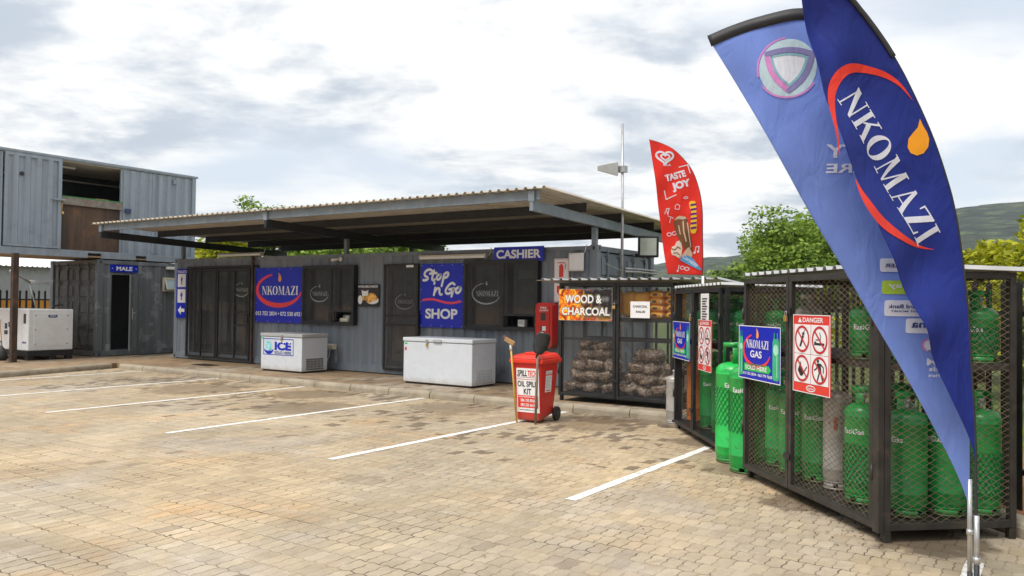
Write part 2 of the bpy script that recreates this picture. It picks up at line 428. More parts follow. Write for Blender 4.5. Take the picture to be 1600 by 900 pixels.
# ================================================================== ground
def paver_mat(name, c1, c2, rustc, jointc, paint=None, darkamt=1.0, blobs=()):
    m, g, p = newmat(name)
    pos = g.n('ShaderNodeNewGeometry').outputs['Position']
    x, y, z = g.sep(pos)
    W_, H_ = .108, .206
    big = g.noise(pos, .35, 4, .6)
    wob = g.math('MULTIPLY', g.math('SUBTRACT', g.noise(pos, 1.1, 2), .5), .05)
    tri = g.math('PINGPONG', g.math('ADD', x, wob), W_/2)
    y2 = g.math('ADD', g.math('ADD', y, wob), g.math('MULTIPLY', tri, .34))
    tri2 = g.math('PINGPONG', y2, H_/4)
    x2 = g.math('ADD', g.math('ADD', x, wob), g.math('MULTIPLY', tri2, .22))
    rowf = g.math('DIVIDE', y2, H_)
    row = g.math('FLOOR', rowf)
    uu = g.math('ADD', g.math('DIVIDE', x2, W_), g.math('MULTIPLY', g.math('FLOORED_MODULO', row, 2.0), .5))
    cl = g.math('FLOOR', uu)
    fu = g.math('FRACT', uu); fv = g.math('FRACT', rowf)
    du = g.math('MULTIPLY', g.math('MINIMUM', fu, g.math('SUBTRACT', 1.0, fu)), W_)
    dv = g.math('MULTIPLY', g.math('MINIMUM', fv, g.math('SUBTRACT', 1.0, fv)), H_)
    edge = g.math('MINIMUM', du, dv)
    wn = g.n('ShaderNodeTexWhiteNoise', noise_dimensions='3D')
    g.set(wn.inputs['Vector'], g.comb(cl, row, 3.0))
    rv = wn.outputs['Value']
    wn2 = g.n('ShaderNodeTexWhiteNoise', noise_dimensions='3D')
    g.set(wn2.inputs['Vector'], g.comb(row, cl, 9.0))
    rv2 = wn2.outputs['Value']
    gap = g.noise(pos, 5, 3, .7)
    jw = g.math('MULTIPLY_ADD', gap, .0095, -.0018)
    joint = g.math('SUBTRACT', 1.0, g.ramp(g.math('SUBTRACT', edge, jw), -.0005, .0028))
    fine = g.noise(pos, 70, 6, .8)
    mid = g.noise(pos, 7, 5, .65, .3)
    if paint is None:
        c = g.mix(g.ramp(big, .36, .64), c1, c2)
        rust = g.math('MULTIPLY', g.ramp(g.noise(pos, .8, 5, .65, .5), .50, .70), g.math('MULTIPLY_ADD', rv2, .6, .1))
        c = g.mix(rust, c, rustc)
        c = g.mix(g.math('MULTIPLY', g.ramp(g.noise(pos, .55, 5, .6, .3), .50, .66), .6), c, (.40,.355,.30))
        bv = g.math('MULTIPLY_ADD', rv, .20, .90); c = g.mix(1.0, c, g.comb(bv, bv, g.math('MULTIPLY', bv, g.math('MULTIPLY_ADD', rv2, .06, .97))), 'MULTIPLY')
        val = g.math('MULTIPLY', g.math('MULTIPLY_ADD', fine, .9, .55), g.math('MULTIPLY_ADD', mid, .5, .75))
        c = g.mix(1.0, c, g.comb(val, val, val), 'MULTIPLY')
        lv = g.math('MULTIPLY_ADD', g.ramp(g.noise(pos, .45, 6, .65, .6), .3, .7), .34, .80); c = g.mix(1.0, c, g.comb(lv, lv, lv), 'MULTIPLY')
        c = g.mix(g.math('MULTIPLY', g.ramp(g.noise(pos, 2.6, 7, .75, .5), .60, .70), .38), c, (.17,.125,.08))
        c = g.mix(g.math('MULTIPLY', g.ramp(g.noise(pos, 13, 4, .6), .70, .76), .6), c, (.10,.07,.045))
        c = g.mix(g.math('MULTIPLY', g.ramp(g.noise(pos, 3.1, 6, .7, .3), .58, .70), .35), c, (.55,.51,.44))
        # stained blocks: some blocks in some places soaked with oil or damp
        st = g.ramp(g.noise(pos, .55, 4, .6, .4), .42, .64)
        near = g.ramp(y, 6.2, 10.6)
        thr = g.math('SUBTRACT', 1.0, g.math('MULTIPLY', st, g.math('MULTIPLY_ADD', near, 0.62*darkamt, .012)))
        dk = g.math('MULTIPLY', g.ramp(g.math('SUBTRACT', rv2, thr), -.01, .02), .72)
        c = g.mix(dk, c, (.115, .085, .055))
        for (bx, by, br, amt) in blobs:
            dd = g.math('SQRT', g.math('ADD', g.math('POWER', g.math('SUBTRACT', x, bx), 2.0), g.math('POWER', g.math('SUBTRACT', y, by), 2.0)))
            q = g.math('ADD', g.math('DIVIDE', dd, br), g.math('MULTIPLY', g.math('SUBTRACT', g.noise(pos, 3.5, 5, .65), .5), 1.5))
            f = g.math('MULTIPLY', g.math('SUBTRACT', 1.0, g.ramp(q, .62, .95)), amt)
            c = g.mix(f, c, (.085, .058, .036))
    else:
        worn = g.math('MULTIPLY', g.ramp(g.noise(pos, 9, 6, .7), .52, .66), .8)
        c = g.mix(worn, paint, tuple(q*.9 for q in c1))
        val = g.math('MULTIPLY_ADD', fine, .2, .9); c = g.mix(1.0, c, g.comb(val, val, val), 'MULTIPLY')
    jf = g.math('MULTIPLY', joint, g.math('MULTIPLY', g.math('MULTIPLY_ADD', gap, .9, .25), g.math('MULTIPLY_ADD', g.ramp(g.noise(pos, 1.6, 4, .7), .38, .62), .95, .22)) if paint is None else .35, clamp=True)
    c = g.mix(jf, c, jointc)
    g.set(p.inputs['Base Color'], c)
    p.inputs['Roughness'].default_value = .82; p.inputs['Specular IOR Level'].default_value = .3
    hgt = g.math('ADD', g.math('MULTIPLY', g.ramp(edge, 0, .012), 1.0), g.math('ADD', g.math('MULTIPLY', fine, .25), g.math('MULTIPLY', rv, .35)))
    b = g.n('ShaderNodeBump'); b.inputs['Strength'].default_value = .55; b.inputs['Distance'].default_value = .006
    g.set(b.inputs['Height'], hgt); m.node_tree.links.new(b.outputs[0], p.inputs['Normal'])
    return m

PAVE = paver_mat('clay_pavers', (.40,.335,.245), (.44,.342,.222), (.53,.33,.155), (.07,.053,.035),
                 blobs=((-1.75,7.35,.55,.7),(-.85,6.62,.5,.75),(-2.75,8.3,.45,.55),(-3.7,9.7,.5,.6),(-5.6,10.75,.6,.55),(-9.9,8.9,1.0,.5),(-13.5,9.6,1.2,.5),(-11.2,10.3,.9,.5),(-5.5,5.65,.30,.25),(-5.4,10.2,.8,.4),(-8.0,10.4,1.0,.4)))
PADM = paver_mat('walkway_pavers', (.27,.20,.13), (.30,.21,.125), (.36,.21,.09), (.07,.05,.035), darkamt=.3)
LINEM = paver_mat('road_paint', (.40,.345,.265), (.4,.3,.2), (.4,.3,.2), (.30,.27,.22), paint=(.78,.765,.73))

dN = Vector((.673,-.739,0)); eN = Vector((.739,.673,0))       # along / behind the near gas cage
P0 = Vector((-.236,7.03,0))
m = MB(); m.mesh([(-4.55,11.3,0),(-.236,7.03,0),(7.84,-1.84,0),(12,-14,0),(-14,-14,0),(-16.9,2,0),(-18.95,11.2,0)], [(0,6,5,4,3,2,1)])
tag(m.build('paving', PAVE), kind='structure')
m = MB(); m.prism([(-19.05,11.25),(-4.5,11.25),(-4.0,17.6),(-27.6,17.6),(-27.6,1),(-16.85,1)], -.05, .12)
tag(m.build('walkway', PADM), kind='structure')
# painted bay lines
for i, (lx, y0, y1) in enumerate(((-3.5,6.13,9.4),(-6.43,6.17,11.1),(-9.29,6.15,11.1),(-12.3,6.2,11.1),(-14.95,6.2,11.1),(-17.75,6.3,11.1),(-.50,3.2,6.23))):
    m = MB(); n = 30
    for k in range(n):
        a = y0+(y1-y0)*k/n; b = y0+(y1-y0)*(k+1)/n
        e = lambda q: .006*noise.noise(Vector((lx, q*3, 0)))
        m.mesh([(lx-.052+e(a),a,.004),(lx+.052+e(a+9),a,.004),(lx+.052+e(b+9),b,.004),(lx-.052+e(b),b,.004)], [(0,1,2,3)])
    tag(m.build('painted_line', LINEM), kind='structure')
# kerbs
m = MB()
prof = [(0,-.05),(0,.07),(.012,.10),(.04,.124),(.15,.126),(.15,-.05)]
def kerb_run(p, q, side):
    """blocks from p to q; side is the unit vector pointing back from the kerb face"""
    p = Vector(p); q = Vector(q); L = (q-p).length; u = (q-p)/L; n = max(1, round(L/.98)); side = Vector(side)
    for k in range(n):
        a = p+u*(L*k/n+.005); b = p+u*(L*(k+1)/n-.005); j = rnd.uniform(-.008,.008); jz = rnd.uniform(-.004,.004)
        vs = [a+side*(s_+j)+Vector((0,0,z_+jz)) for s_, z_ in prof]+[b+side*(s_+j)+Vector((0,0,z_+jz)) for s_, z_ in prof]
        k_ = len(prof); fs = [(i,(i+1)%k_,(i+1)%k_+k_,i+k_) for i in range(k_)]+[tuple(range(k_))[::-1],tuple(range(k_,2*k_))]
        m.mesh(vs, fs)
kerb_run((-18.72,11.12,0), (-4.4,11.10,0), (0,1,0))
dl = Vector((-18.30,8.2,0))-Vector((-18.97,11.1,0)); dl.normalize()
kerb_run(Vector((-18.97,11.1,0)), Vector((-18.97,11.1,0))+dl*10, (dl.y, -dl.x, 0))
kerb_run(P0-dN*6.0, P0+dN*11, eN)
tag(m.build('kerb', KERB, bev=.004, seg=1), kind='structure')

# terrain
m_, g, p = newmat('earth_and_grass')
pos = g.n('ShaderNodeNewGeometry').outputs['Position']
n1 = g.noise(pos, .25, 6, .6, .3); n2 = g.noise(pos, 6, 5, .7)
soil = g.mix(n2, (.20,.088,.036), (.33,.165,.075)); gr = g.mix(n2, (.05,.085,.018), (.12,.15,.035))
X, Y, Z = g.sep(pos)
far = g.ramp(g.math('ADD', Y, g.math('MULTIPLY', n1, 6)), 12.5, 15)
c = g.mix(g.math('MAXIMUM', far, g.ramp(n1, .55, .62)), soil, gr)
g.set(p.inputs['Base Color'], c); p.inputs['Roughness'].default_value = .9
b = g.n('ShaderNodeBump'); b.inputs['Strength'].default_value = .6; b.inputs['Distance'].default_value = .05; g.set(b.inputs['Height'], n2); m_.node_tree.links.new(b.outputs[0], p.inputs['Normal'])
EARTH = m_
m = MB(); m.mesh([(-1420,-1420,-.06),(1420,-1420,-.06),(1420,1420,-.06),(-1420,1420,-.06)], [(0,1,2,3)])
tag(m.build('ground', EARTH), kind='structure')
m = MB(); q = P0+eN*.14
m.prism([tuple((q-dN*6)[:2]), tuple((q+dN*14)[:2]), tuple((q+dN*14+eN*9)[:2]), tuple((q-dN*6+eN*9)[:2])], -.2, .07)
tag(m.build('soil_bank', EARTH), kind='structure')

# hills
m_, g, p = newmat('wooded_hill')
pos = g.n('ShaderNodeNewGeometry').outputs['Position']
n1 = g.noise(pos, .006, 6, .6, .3); n2 = g.noise(pos, .055, 6, .75); n3 = g.n('ShaderNodeTexVoronoi'); g.set(n3.inputs['Vector'], pos); n3.inputs['Scale'].default_value = .065
c = g.mix(g.ramp(n2, .42, .58), (.012,.035,.014), (.12,.175,.06)); c = g.mix(g.math('MULTIPLY', g.ramp(n3.outputs[0], .2, .62), .85), c, (.005,.016,.010)); c = g.mix(g.math('MULTIPLY', g.ramp(n1, .48, .68), .45), c, (.12,.125,.06))
g.set(p.inputs['Base Color'], c); p.inputs['Roughness'].default_value = .95
b = g.n('ShaderNodeBump'); b.inputs['Strength'].default_value = 1; b.inputs['Distance'].default_value = 14; g.set(b.inputs['Height'], g.math('SUBTRACT', n2, n3.outputs[0])); m_.node_tree.links.new(b.outputs[0], p.inputs['Normal'])
HILLM = m_
def ridge(az):
    pts = [(-180,.13),(-140,.14),(-100,.10),(-75,.03),(-50,.028),(-36,.037),(-23.4,.051),(-18.7,.061),(-12,.09),(-5.4,.1085),(-2,.111),(8,.112),(25,.09),(50,.06),(90,.06),(130,.12),(180,.13)]  # rear heights are added, unseen, as the dark tree line the windows reflect
    for (a, h), (b_, h2) in zip(pts, pts[1:]):
        if a <= az <= b_: t = (az-a)/(b_-a); return h+(h2-h)*t
    return .1
m = MB(); NA, NR = 420, 34
for j in range(NR+1):
    for i in range(NA):
        az = -180+360*i/NA; t = j/NR; D = 260+1120*t
        k = min(1, max(0, (D-320)/600)); k = k*k*(3-2*k)
        a = R(az); X, Y = D*math.sin(a), D*math.cos(a)
        h = ridge(az)*900*k*(1 if D < 950 else 1-.15*(D-950)/800) + k*(7*noise.noise(Vector((X*.012,Y*.012,0)))+10*noise.noise(Vector((X*.005,Y*.005,3)))+3.5*noise.noise(Vector((X*.04,Y*.04,5))))
        m.v.append(Vector((X, Y, h-.5)))
for j in range(NR):
    for i in range(NA):
        m._f((j*NA+i, j*NA+(i+1)%NA, (j+1)*NA+(i+1)%NA, (j+1)*NA+i), True)
for f in range(len(m.f)): m.f[f] = m.f[f][::-1]
tag(m.build('hills', HILLM), kind='structure')

# thin air between here and the hills
m_ = bpy.data.materials.new('air'); m_.use_nodes = True; t_ = m_.node_tree; t_.nodes.clear()
pv_ = t_.nodes.new('ShaderNodeVolumePrincipled'); pv_.inputs['Color'].default_value = (.80,.90,1,1); pv_.inputs['Density'].default_value = .00024; pv_.inputs['Anisotropy'].default_value = .2
t_.links.new(pv_.outputs[0], t_.nodes.new('ShaderNodeOutputMaterial').inputs['Volume'])
m = MB(); m.box(-1430,1430,-1430,1430,-2,190)
tag(m.build('haze', m_), kind='stuff')

# ================================================================== containers
def corr(mb, P, u0, u1, z0, z1, d=.034, per=.278):
    """trapezoid-ribbed sheet; P(u, off, z) gives the point, off is how far the sheet stands out"""
    us = []
    k = math.floor(u0/per)-1
    while k*per < u1+per:
        for f, o in ((0,0),(.36,0),(.5,1),(.86,1)): us.append(((k+f)*per, o*d))
        k += 1
    def off(u):
        for (a, oa), (b, ob) in zip(us, us[1:]):
            if a <= u <= b: return oa+(ob-oa)*(u-a)/(b-a)
        return 0
    pts = [(u0, off(u0))]+[(u, o) for u, o in us if u0 < u < u1]+[(u1, off(u1))]
    b0 = len(mb.v)
    for u, o in pts: mb._v(P(u, o, z0)); mb._v(P(u, o, z1))
    for i in range(len(pts)-1): mb._f((b0+2*i, b0+2*i+2, b0+2*i+3, b0+2*i+1))
def casting(mb, x, y, z, sx, sy, s=.17):
    """corner fitting with its two oval holes shown as dark slots set into a thick block"""
    mb.box(x-.003*sx if sx > 0 else x-s, x+s if sx > 0 else x+.003, y if sy > 0 else y-s, y+s if sy > 0 else y, z, z+.118)
SL = C_SLATE
X0, X1, YF, YB, Z0, Z1 = -19.70, -7.03, 13.20, 15.66, .14, 2.745
shop = thing('shop_container', 'long slate grey shipping container shop with barred windows under the flat canopy', 'shop', (X0, YF, .12))
PF = lambda u, o, z: Vector((u, YF+.045-o, z))
opens = [(-19.05,-16.52,.30,2.47),(-14.62,-13.02,1.18,2.46),(-12.14,-11.2,.30,2.46),(-9.95,-8.26,1.19,2.49)]
m = MB(); cur = X0+.1
for (a, b, za, zb) in opens:
    corr(m, PF, cur, a, .28, 2.66); corr(m, PF, a, b, zb, 2.66)
    if za > .31: corr(m, PF, a, b, .28, za)
    cur = b
corr(m, PF, cur, X1-.1, .28, 2.66)
m.build('wall', SL, shop, W=True); m = MB()
corr(m, lambda u, o, z: Vector((u, YB-.02+o, z)), X0+.1, X1-.1, .28, 2.66)
m.build('wall', SL, shop, W=True); m = MB()
corr(m, lambda u, o, z: Vector((X0+.02-o, u, z)), YF+.1, YB-.1, .28, 2.66)
m.build('wall', SL, shop, W=True)
m = MB(); m.box(X0+.06, X1-.06, YF+.06, YB-.06, 2.69, 2.71); m.build('roof', SL, shop, W=True)
m = MB(); m.box(X0+.05, X1-.05, YF+.05, YB-.05, .22, .26); m.build('floor_board', DARKGREY, shop, W=True)
for nm, yy in (('front', YF), ('rear', YB-.06)):
    m = MB(); m.box(X0+.12, X1-.12, yy, yy+.06, 2.655, Z1-.012); m.build('top_rail', SL, shop, W=True, bev=.004)
    m = MB(); m.box(X0+.12, X1-.12, yy, yy+.06, .14, .30); m.build('base_rail', SL, shop, W=True, bev=.004)
for xx in (X0, X1-.15):
    for yy in (YF-.003, YB-.147):
        m = MB(); m.box(xx, xx+.15, yy, yy+.15, .25, 2.64); m.build('corner_post', SL, shop, W=True, bev=.006)
        for zq in (.13, 2.632):
            m = MB(); m.box(xx-.006, xx+.166 if xx == X0 else xx+.156, yy-.006, yy+.156, zq, zq+.118)
            c_ = m.build('corner_fitting', SL, shop, W=True, bev=.01)
            m = MB()
            for (px_, py_, T_) in ((xx+.075, yy-.0075, 0),):
                m.tube([(px_, py_, zq+.06-.018),(px_, py_, zq+.06+.018)], .001)
            h = MB(); h.M = frame((xx+.078, yy-.007, zq+.06), (1,0,0), (0,0,1)); h.disc(0, 0, .024, .04, z=.001); h.build('slot', INK, c_, W=True)
            if xx != X0:
                h = MB(); h.M = frame((xx+.157, yy+.078, zq+.06), (0,1,0), (0,0,1)); h.disc(0, 0, .03, .036, z=.001); h.build('slot', INK, c_, W=True)
# door end of the shop container (right end)
for (ya, yb) in ((YF+.16, YF+1.22), (YF+1.235, YB-.16)):
    m = MB(); m.box(X1-.09, X1-.05, ya, yb, .3, 2.62)
    for k in range(5): z_ = .45+k*.44; m.box(X1-.05, X1-.022, ya+.06, yb-.06, z_, z_+.32)
    m.build('end_door', SL, shop, W=True, bev=.008)
for yy in (YF+.42, YF+.92, YF+1.52, YF+2.04):
    m = MB(); m.tube([(X1-.005, yy, .3),(X1-.005, yy, 2.66)], .017)
    for z_ in (.6,1.3,2.0,2.5): m.box(X1-.03, X1+.02, yy-.04, yy+.04, z_, z_+.07)
    m.build('lock_rod', SL, shop, W=True)
m = MB(); m.box(X1-.12, X1-.02, YF+.15, YB-.15, 2.64, Z1-.01); m.build('end_rail', SL, shop, W=True, bev=.004); m = MB(); m.box(X1-.12, X1-.02, YF+.15, YB-.15, .14, .29); m.build('end_rail', SL, shop, W=True, bev=.004)

# ---------------------------------------------------------------- emblem and letters
def K_(pts): return pts
GLY = {
 'N': (.86, [[(.10,0),(.155,0),(.155,.97),(.10,.97)],[(.0,1),(.27,1),(.80,0),(.66,0)],[(.71,.03),(.765,.03),(.765,1),(.71,1)],[(0,0),(.26,0),(.26,.035),(0,.035)],[(.60,.965),(.87,.965),(.87,1),(.60,1)]]),
 'K': (.86, [[(.09,0),(.28,0),(.28,1),(.09,1)],[(0,0),(.37,0),(.37,.04),(0,.04)],[(0,.96),(.37,.96),(.37,1),(0,1)],[(.26,.42),(.33,.40),(.74,.98),(.64,.98)],[(.36,.56),(.52,.70),(.90,.02),(.68,.02)],[(.55,.96),(.84,.96),(.84,1),(.55,1)],[(.60,0),(.95,0),(.95,.04),(.60,.04)]]),
 'O': (.90, 'O'),
 'M': (1.12, [[(.12,0),(.17,0),(.22,1),(.17,1)],[(.10,1),(.32,1),(.60,.02),(.52,.02)],[(.53,.02),(.59,.02),(.88,1),(.82,1)],[(.80,1),(.99,1),(1.03,0),(.83,0)],[(0,0),(.29,0),(.29,.04),(0,.04)],[(.74,0),(1.12,0),(1.12,.04),(.74,.04)],[(.04,.96),(.2,.96),(.2,1),(.04,1)],[(.9,.96),(1.08,.96),(1.08,1),(.9,1)]]),
 'A': (.92, [[(.10,0),(.16,0),(.46,.96),(.40,.96)],[(.38,1),(.52,1),(.86,0),(.64,0)],[(.22,.30),(.70,.30),(.70,.35),(.22,.35)],[(0,0),(.27,0),(.27,.04),(0,.04)],[(.54,0),(.95,0),(.95,.04),(.54,.04)]]),
 'Z': (.76, [[(.05,.95),(.72,.95),(.72,1),(.05,1)],[(.46,.95),(.72,.95),(.26,.05),(.0,.05)],[(0,0),(.72,0),(.72,.05),(0,.05)],[(.05,.78),(.09,.78),(.12,.95),(.05,.95)],[(.65,.05),(.72,.05),(.76,.24),(.71,.24)]]),
 'I': (.40, [[(.09,0),(.29,0),(.29,1),(.09,1)],[(0,0),(.38,0),(.38,.04),(0,.04)],[(0,.96),(.38,.96),(.38,1),(0,1)]]),
}
def word_serif(mb, word, cx, cy, w, h, z=.003, T=None, gap=.07):
    tot = sum(GLY[c][0] for c in word)+gap*(len(word)-1); sx = w/tot; x = 0; k = 0
    def pt(px_, py_): return (cx-w/2+px_*sx, cy-h/2+py_*h)
    for ch in word:
        gw, gl = GLY[ch]
        if gl == 'O':
            n = 26; o = []; i_ = []
            for q in range(n+1):
                a = 2*math.pi*q/n
                o.append(pt(x+.45+.44*math.cos(a), .5+.515*math.sin(a))); i_.append(pt(x+.45+.22*math.cos(a+.12), .5+.465*math.sin(a+.12)))
            for q in range(n): mb.poly([o[q], o[q+1], i_[q+1], i_[q]], z)
        else:
            for pl in gl:
                mb.poly([pt(x+a, b) for a, b in pl], z+.0001*(k % 7)); k += 1
        x += gw+gap
def drop_pts(cx, cy, s):
    p = [(-.45,1.15),(-.12,.98),(.28,.62),(.50,.15),(.50,-.25),(.32,-.58),(0,-.70),(-.30,-.58),(-.46,-.25),(-.42,.10),(-.30,.45),(-.33,.8)]
    return [(cx+a*s, cy+b*s) for a, b in p]
def crescent(mb, cx, cy, rx, ry, a0, a1, w, z=.003):
    mb.arc(cx, cy, rx, ry, R(a0), R(a1), lambda t: w*(.06+.94*math.sin(math.pi*min(1, t*.88+.06))**.8), z, 48)

def sign(name, label, o, ux, w, h, mat, th=.012, cat='sign', uy=(0,0,1), group=None, bev=0):
    mb = MB(); mb.box(-w/2, w/2, -h/2, h/2, 0, th)
    ob = mb.build(name, mat, bev=bev); ob.matrix_basis = frame(o, ux, uy)
    tag(ob, label, cat, group); ob['th'] = th
    return ob
def part(mb, name, mat, root): return mb.build(name, mat, root)
UX = (1,0,0); YS = YF-.022
def sgn(name, label, x0, x1, z0, z1, mat, y=None, th=.012):
    s_ = sign(name, label, ((x0+x1)/2, YS if y is None else y, (z0+z1)/2), UX, x1-x0, z1-z0, mat, th)
    return s_, x1-x0, z1-z0, th+.003

# NKOMAZI board
s_, w, h, t = sgn('sign_board', 'large blue board with red crescent, orange drop and two phone numbers', -16.37, -14.665, 1.145, 2.455, SIGNBLUE)
u = w/300
mb = MB(); crescent(mb, -.005*w, .10*h*1.0, .455*w, .285*h, 108, 352, 21*u, t); part(mb, 'crescent', ARCRED, s_)
mb = MB(); mb.poly(drop_pts(.012*w, .305*h, .068*w), t); part(mb, 'drop', ORANGE, s_)
mb = MB(); word_serif(mb, 'NKOMAZI', .018*w, .085*h, .745*w, .158*h, t+.001); mb.text('013 752 2834 \u2022 072 530 6921', -.01*w, -.335*h, w=.95*w, h=.075*h, z=t+.001); part(mb, 'lettering', SIGNWHITE, s_)
def screws(s_, w, h, t, nx, ny):
    m = MB()
    for i in range(nx):
        for q in (-1, 1): m.disc(-.47*w+.94*w*i/(nx-1), q*.475*h, .008, z=t, n=8)
    for i in range(1, ny-1):
        for q in (-1, 1): m.disc(q*.48*w, -.475*h+.95*h*i/(ny-1), .008, z=t, n=8)
    part(m, 'screws', SIGNWHITE, s_)
screws(s_, w, h, t, 5, 4)
# toilets
s_, w, h, t = sgn('sign_board', 'tall narrow blue toilet sign with two figures and an arrow', -19.56, -19.10, 1.19, 2.475, SIGNBLUE)
mb = MB(); mb.text('TOILETS', 0, .44*h, w=.9*w, h=.055*h, z=t); mb.rect(-.37*w,.37*w,.13*h,.395*h,t); mb.rect(-.37*w,.37*w,-.19*h,.085*h,t)
mb.poly([(-.32*w,-.345*h),(-.04*w,-.255*h),(-.04*w,-.31*h),(.3*w,-.31*h),(.3*w,-.38*h),(-.04*w,-.38*h),(-.04*w,-.435*h)], t); part(mb, 'lettering', SIGNWHITE, s_)
def figure(mb, cx, cy, s, z, dress=False):
    mb.disc(cx, cy+.86*s, .13*s, z=z)
    if dress: mb.poly([(cx-.16*s,cy+.66*s),(cx+.16*s,cy+.66*s),(cx+.34*s,cy-.12*s),(cx-.34*s,cy-.12*s)], z)
    else: mb.rect(cx-.22*s, cx+.22*s, cy-.08*s, cy+.68*s, z)
    for q in (-1, 1):
        mb.poly([(cx+q*.24*s,cy+.66*s),(cx+q*.36*s,cy+.60*s),(cx+q*.42*s,cy+.02*s),(cx+q*.32*s,cy)], z+.0002)
        mb.rect(cx+min(q*.03,q*.19)*s, cx+max(q*.03,q*.19)*s, cy-.95*s, cy-.05*s, z+.0002)
mb = MB(); figure(mb, 0, .262*h, .085*h, t+.002); figure(mb, 0, -.052*h, .088*h, t+.002, True); part(mb, 'figures', SIGNBLUE, s_)
# Stop 'n Go
s_, w, h, t = sgn('sign_board', 'blue shop board with white handwriting and a red wave', -11.145, -10.015, 1.16, 2.465, SIGNBLUE)
sx = w/525; sy = h/780
def hp(pts): return [((a-287)*sx, (447-b)*sy) for a, b in pts]
pw = 24*sx
mb = MB()
for st in ([(170,150),(150,128),(115,128),(85,150),(68,185),(85,210),(110,220),(118,240),(95,258),(58,258)],
           [(190,140),(175,200),(165,245),(180,262),(200,250)],[(140,178),(222,170)],
           [(268,188),(240,195),(222,225),(228,250),(250,252),(272,228),(276,200),(268,188)],
           [(315,185),(300,260),(285,330)],[(312,195),(340,165),(362,170),(365,195),(345,225),(310,232)],
           [(198,284),(195,302)],
           [(208,352),(192,440)],[(200,410),(225,365),(250,355),(262,372),(258,410),(268,436),(288,432)],
           [(440,312),(420,292),(390,300),(350,345),(330,395),(345,425),(385,420),(415,390),(425,360)],[(378,372),(440,360)],[(428,362),(418,410),(405,455)],
           [(500,345),(470,352),(452,385),(462,415),(490,412),(512,380),(512,352),(500,345)]):
    # smooth the stroke once
    q = hp(st)
    if len(q) > 2:
        r_ = [q[0]]
        for a, b in zip(q, q[1:]): r_ += [(a[0]*.75+b[0]*.25, a[1]*.75+b[1]*.25), (a[0]*.25+b[0]*.75, a[1]*.25+b[1]*.75)]
        q = r_+[q[-1]]
    mb.stroke(q, pw, t)
mb.text('SHOP', -.005*w, -.285*h, w=.74*w, h=.16*h, z=t+.001, bold=.035); part(mb, 'lettering', SIGNWHITE, s_)
mb = MB(); mb.stroke(hp([(60+9*k, 515-22*math.sin(k/50*2*math.pi*.92+.45)) for k in range(51)]), 22*sx, t); part(mb, 'swoosh', PINKRED, s_)
screws(s_, w, h, t, 5, 6)
# cashier
s_, w, h, t = sgn('sign_board', 'small blue sign reading CASHIER above the window', -9.25, -8.115, 2.475, 2.755, SIGNBLUE, y=YF-.07, th=.02)
mb = MB(); mb.text('CASHIER', 0, 0, w=.9*w, h=.6*h, z=t, bold=.035); part(mb, 'lettering', SIGNWHITE, s_)
for q in (-.47, .47): pass
# available inside poster
s_, w, h, t = sgn('poster', 'small black food poster with coffee cup and pastry', -12.945, -12.31, 1.565, 2.05, INK)
mb = MB(); mb.text('AVAILABLE INSIDE', -.02*w, .40*h, w=.92*w, h=.1*h, z=t); mb.disc(-.37*w,-.2*h,.105*w,.2*h,z=t)
mb.poly([(-.31*w,.24*h),(.01*w,.24*h),(-.01*w,-.03*h),(-.28*w,-.03*h)], t); mb.disc(.2*w,-.22*h,.29*w,.17*h,z=t); part(mb, 'cup_and_lid', SIGNWHITE, s_)
mb = MB(); mb.poly([(-.28*w,-.035*h),(-.01*w,-.035*h),(-.03*w,-.22*h),(-.25*w,-.22*h)], t+.001); mb.disc(.17*w,-.06*h,.21*w,.17*h,z=t+.002); mb.disc(.06*w,-.2*h,.16*w,.13*h,z=t+.0025); mb.disc(.29*w,-.13*h,.14*w,.12*h,z=t+.003); part(mb, 'pastry', pm('pastry', (.72,.36,.05), .5, var=.5, scale=14), s_)
mb = MB(); mb.disc(-.15*w,.235*h,.13*w,.045*h,z=t+.0015); part(mb, 'coffee', pm('coffee', (.05,.03,.02), .3), s_)
mb = MB(); mb.disc(.2*w,-.03*h,.09*w,.04*h,z=t+.0037); mb.disc(.05*w,-.17*h,.06*w,.035*h,z=t+.0039); mb.disc(.3*w,-.2*h,.1*w,.03*h,z=t+.0041); part(mb, 'filling', pm('filling', (.85,.55,.25), .5, var=.3, scale=20), s_)
# fire extinguisher signs
for (x0, x1, z0, z1, lab) in ((-7.915,-7.60,2.10,2.51,'white sign with red fire extinguisher symbol beside the white speaker'),(-7.915,-7.60,1.70,2.085,'white sign with red arrow half hidden behind the wood cage roof')):
    s_, w, h, t = sgn('fire_sign', lab, x0, x1, z0, z1, SIGNWHITE)
    mb = MB()
    if z0 > 2:
        mb.rect(-.16*w,.14*w,-.34*h,.16*h,t); mb.disc(-.01*w,.16*h,.15*w,.06*h,z=t+.0004); mb.rect(-.07*w,.05*w,.2*h,.27*h,t); mb.stroke([(-.26*w,.30*h),(-.02*w,.33*h),(.2*w,.3*h),(.3*w,.18*h),(.24*w,.02*h)], .05*w, t+.0008)
        mb.rect(-.44*w,.44*w,-.43*h,-.405*h,t)
    else: mb.poly([(-.3*w,.3*h),(.3*w,.3*h),(.3*w,0),(0,-.35*h),(-.3*w,0)], t)
    for (a,b,c,d_) in ((-.47*w,.47*w,.46*h,.475*h),(-.47*w,.47*w,-.475*h,-.46*h),(-.475*w,-.46*w,-.475*h,.475*h),(.46*w,.475*w,-.475*h,.475*h)): mb.rect(a,b,c,d_,t+.0003)
    part(mb, 'symbol', SIGNRED, s_)

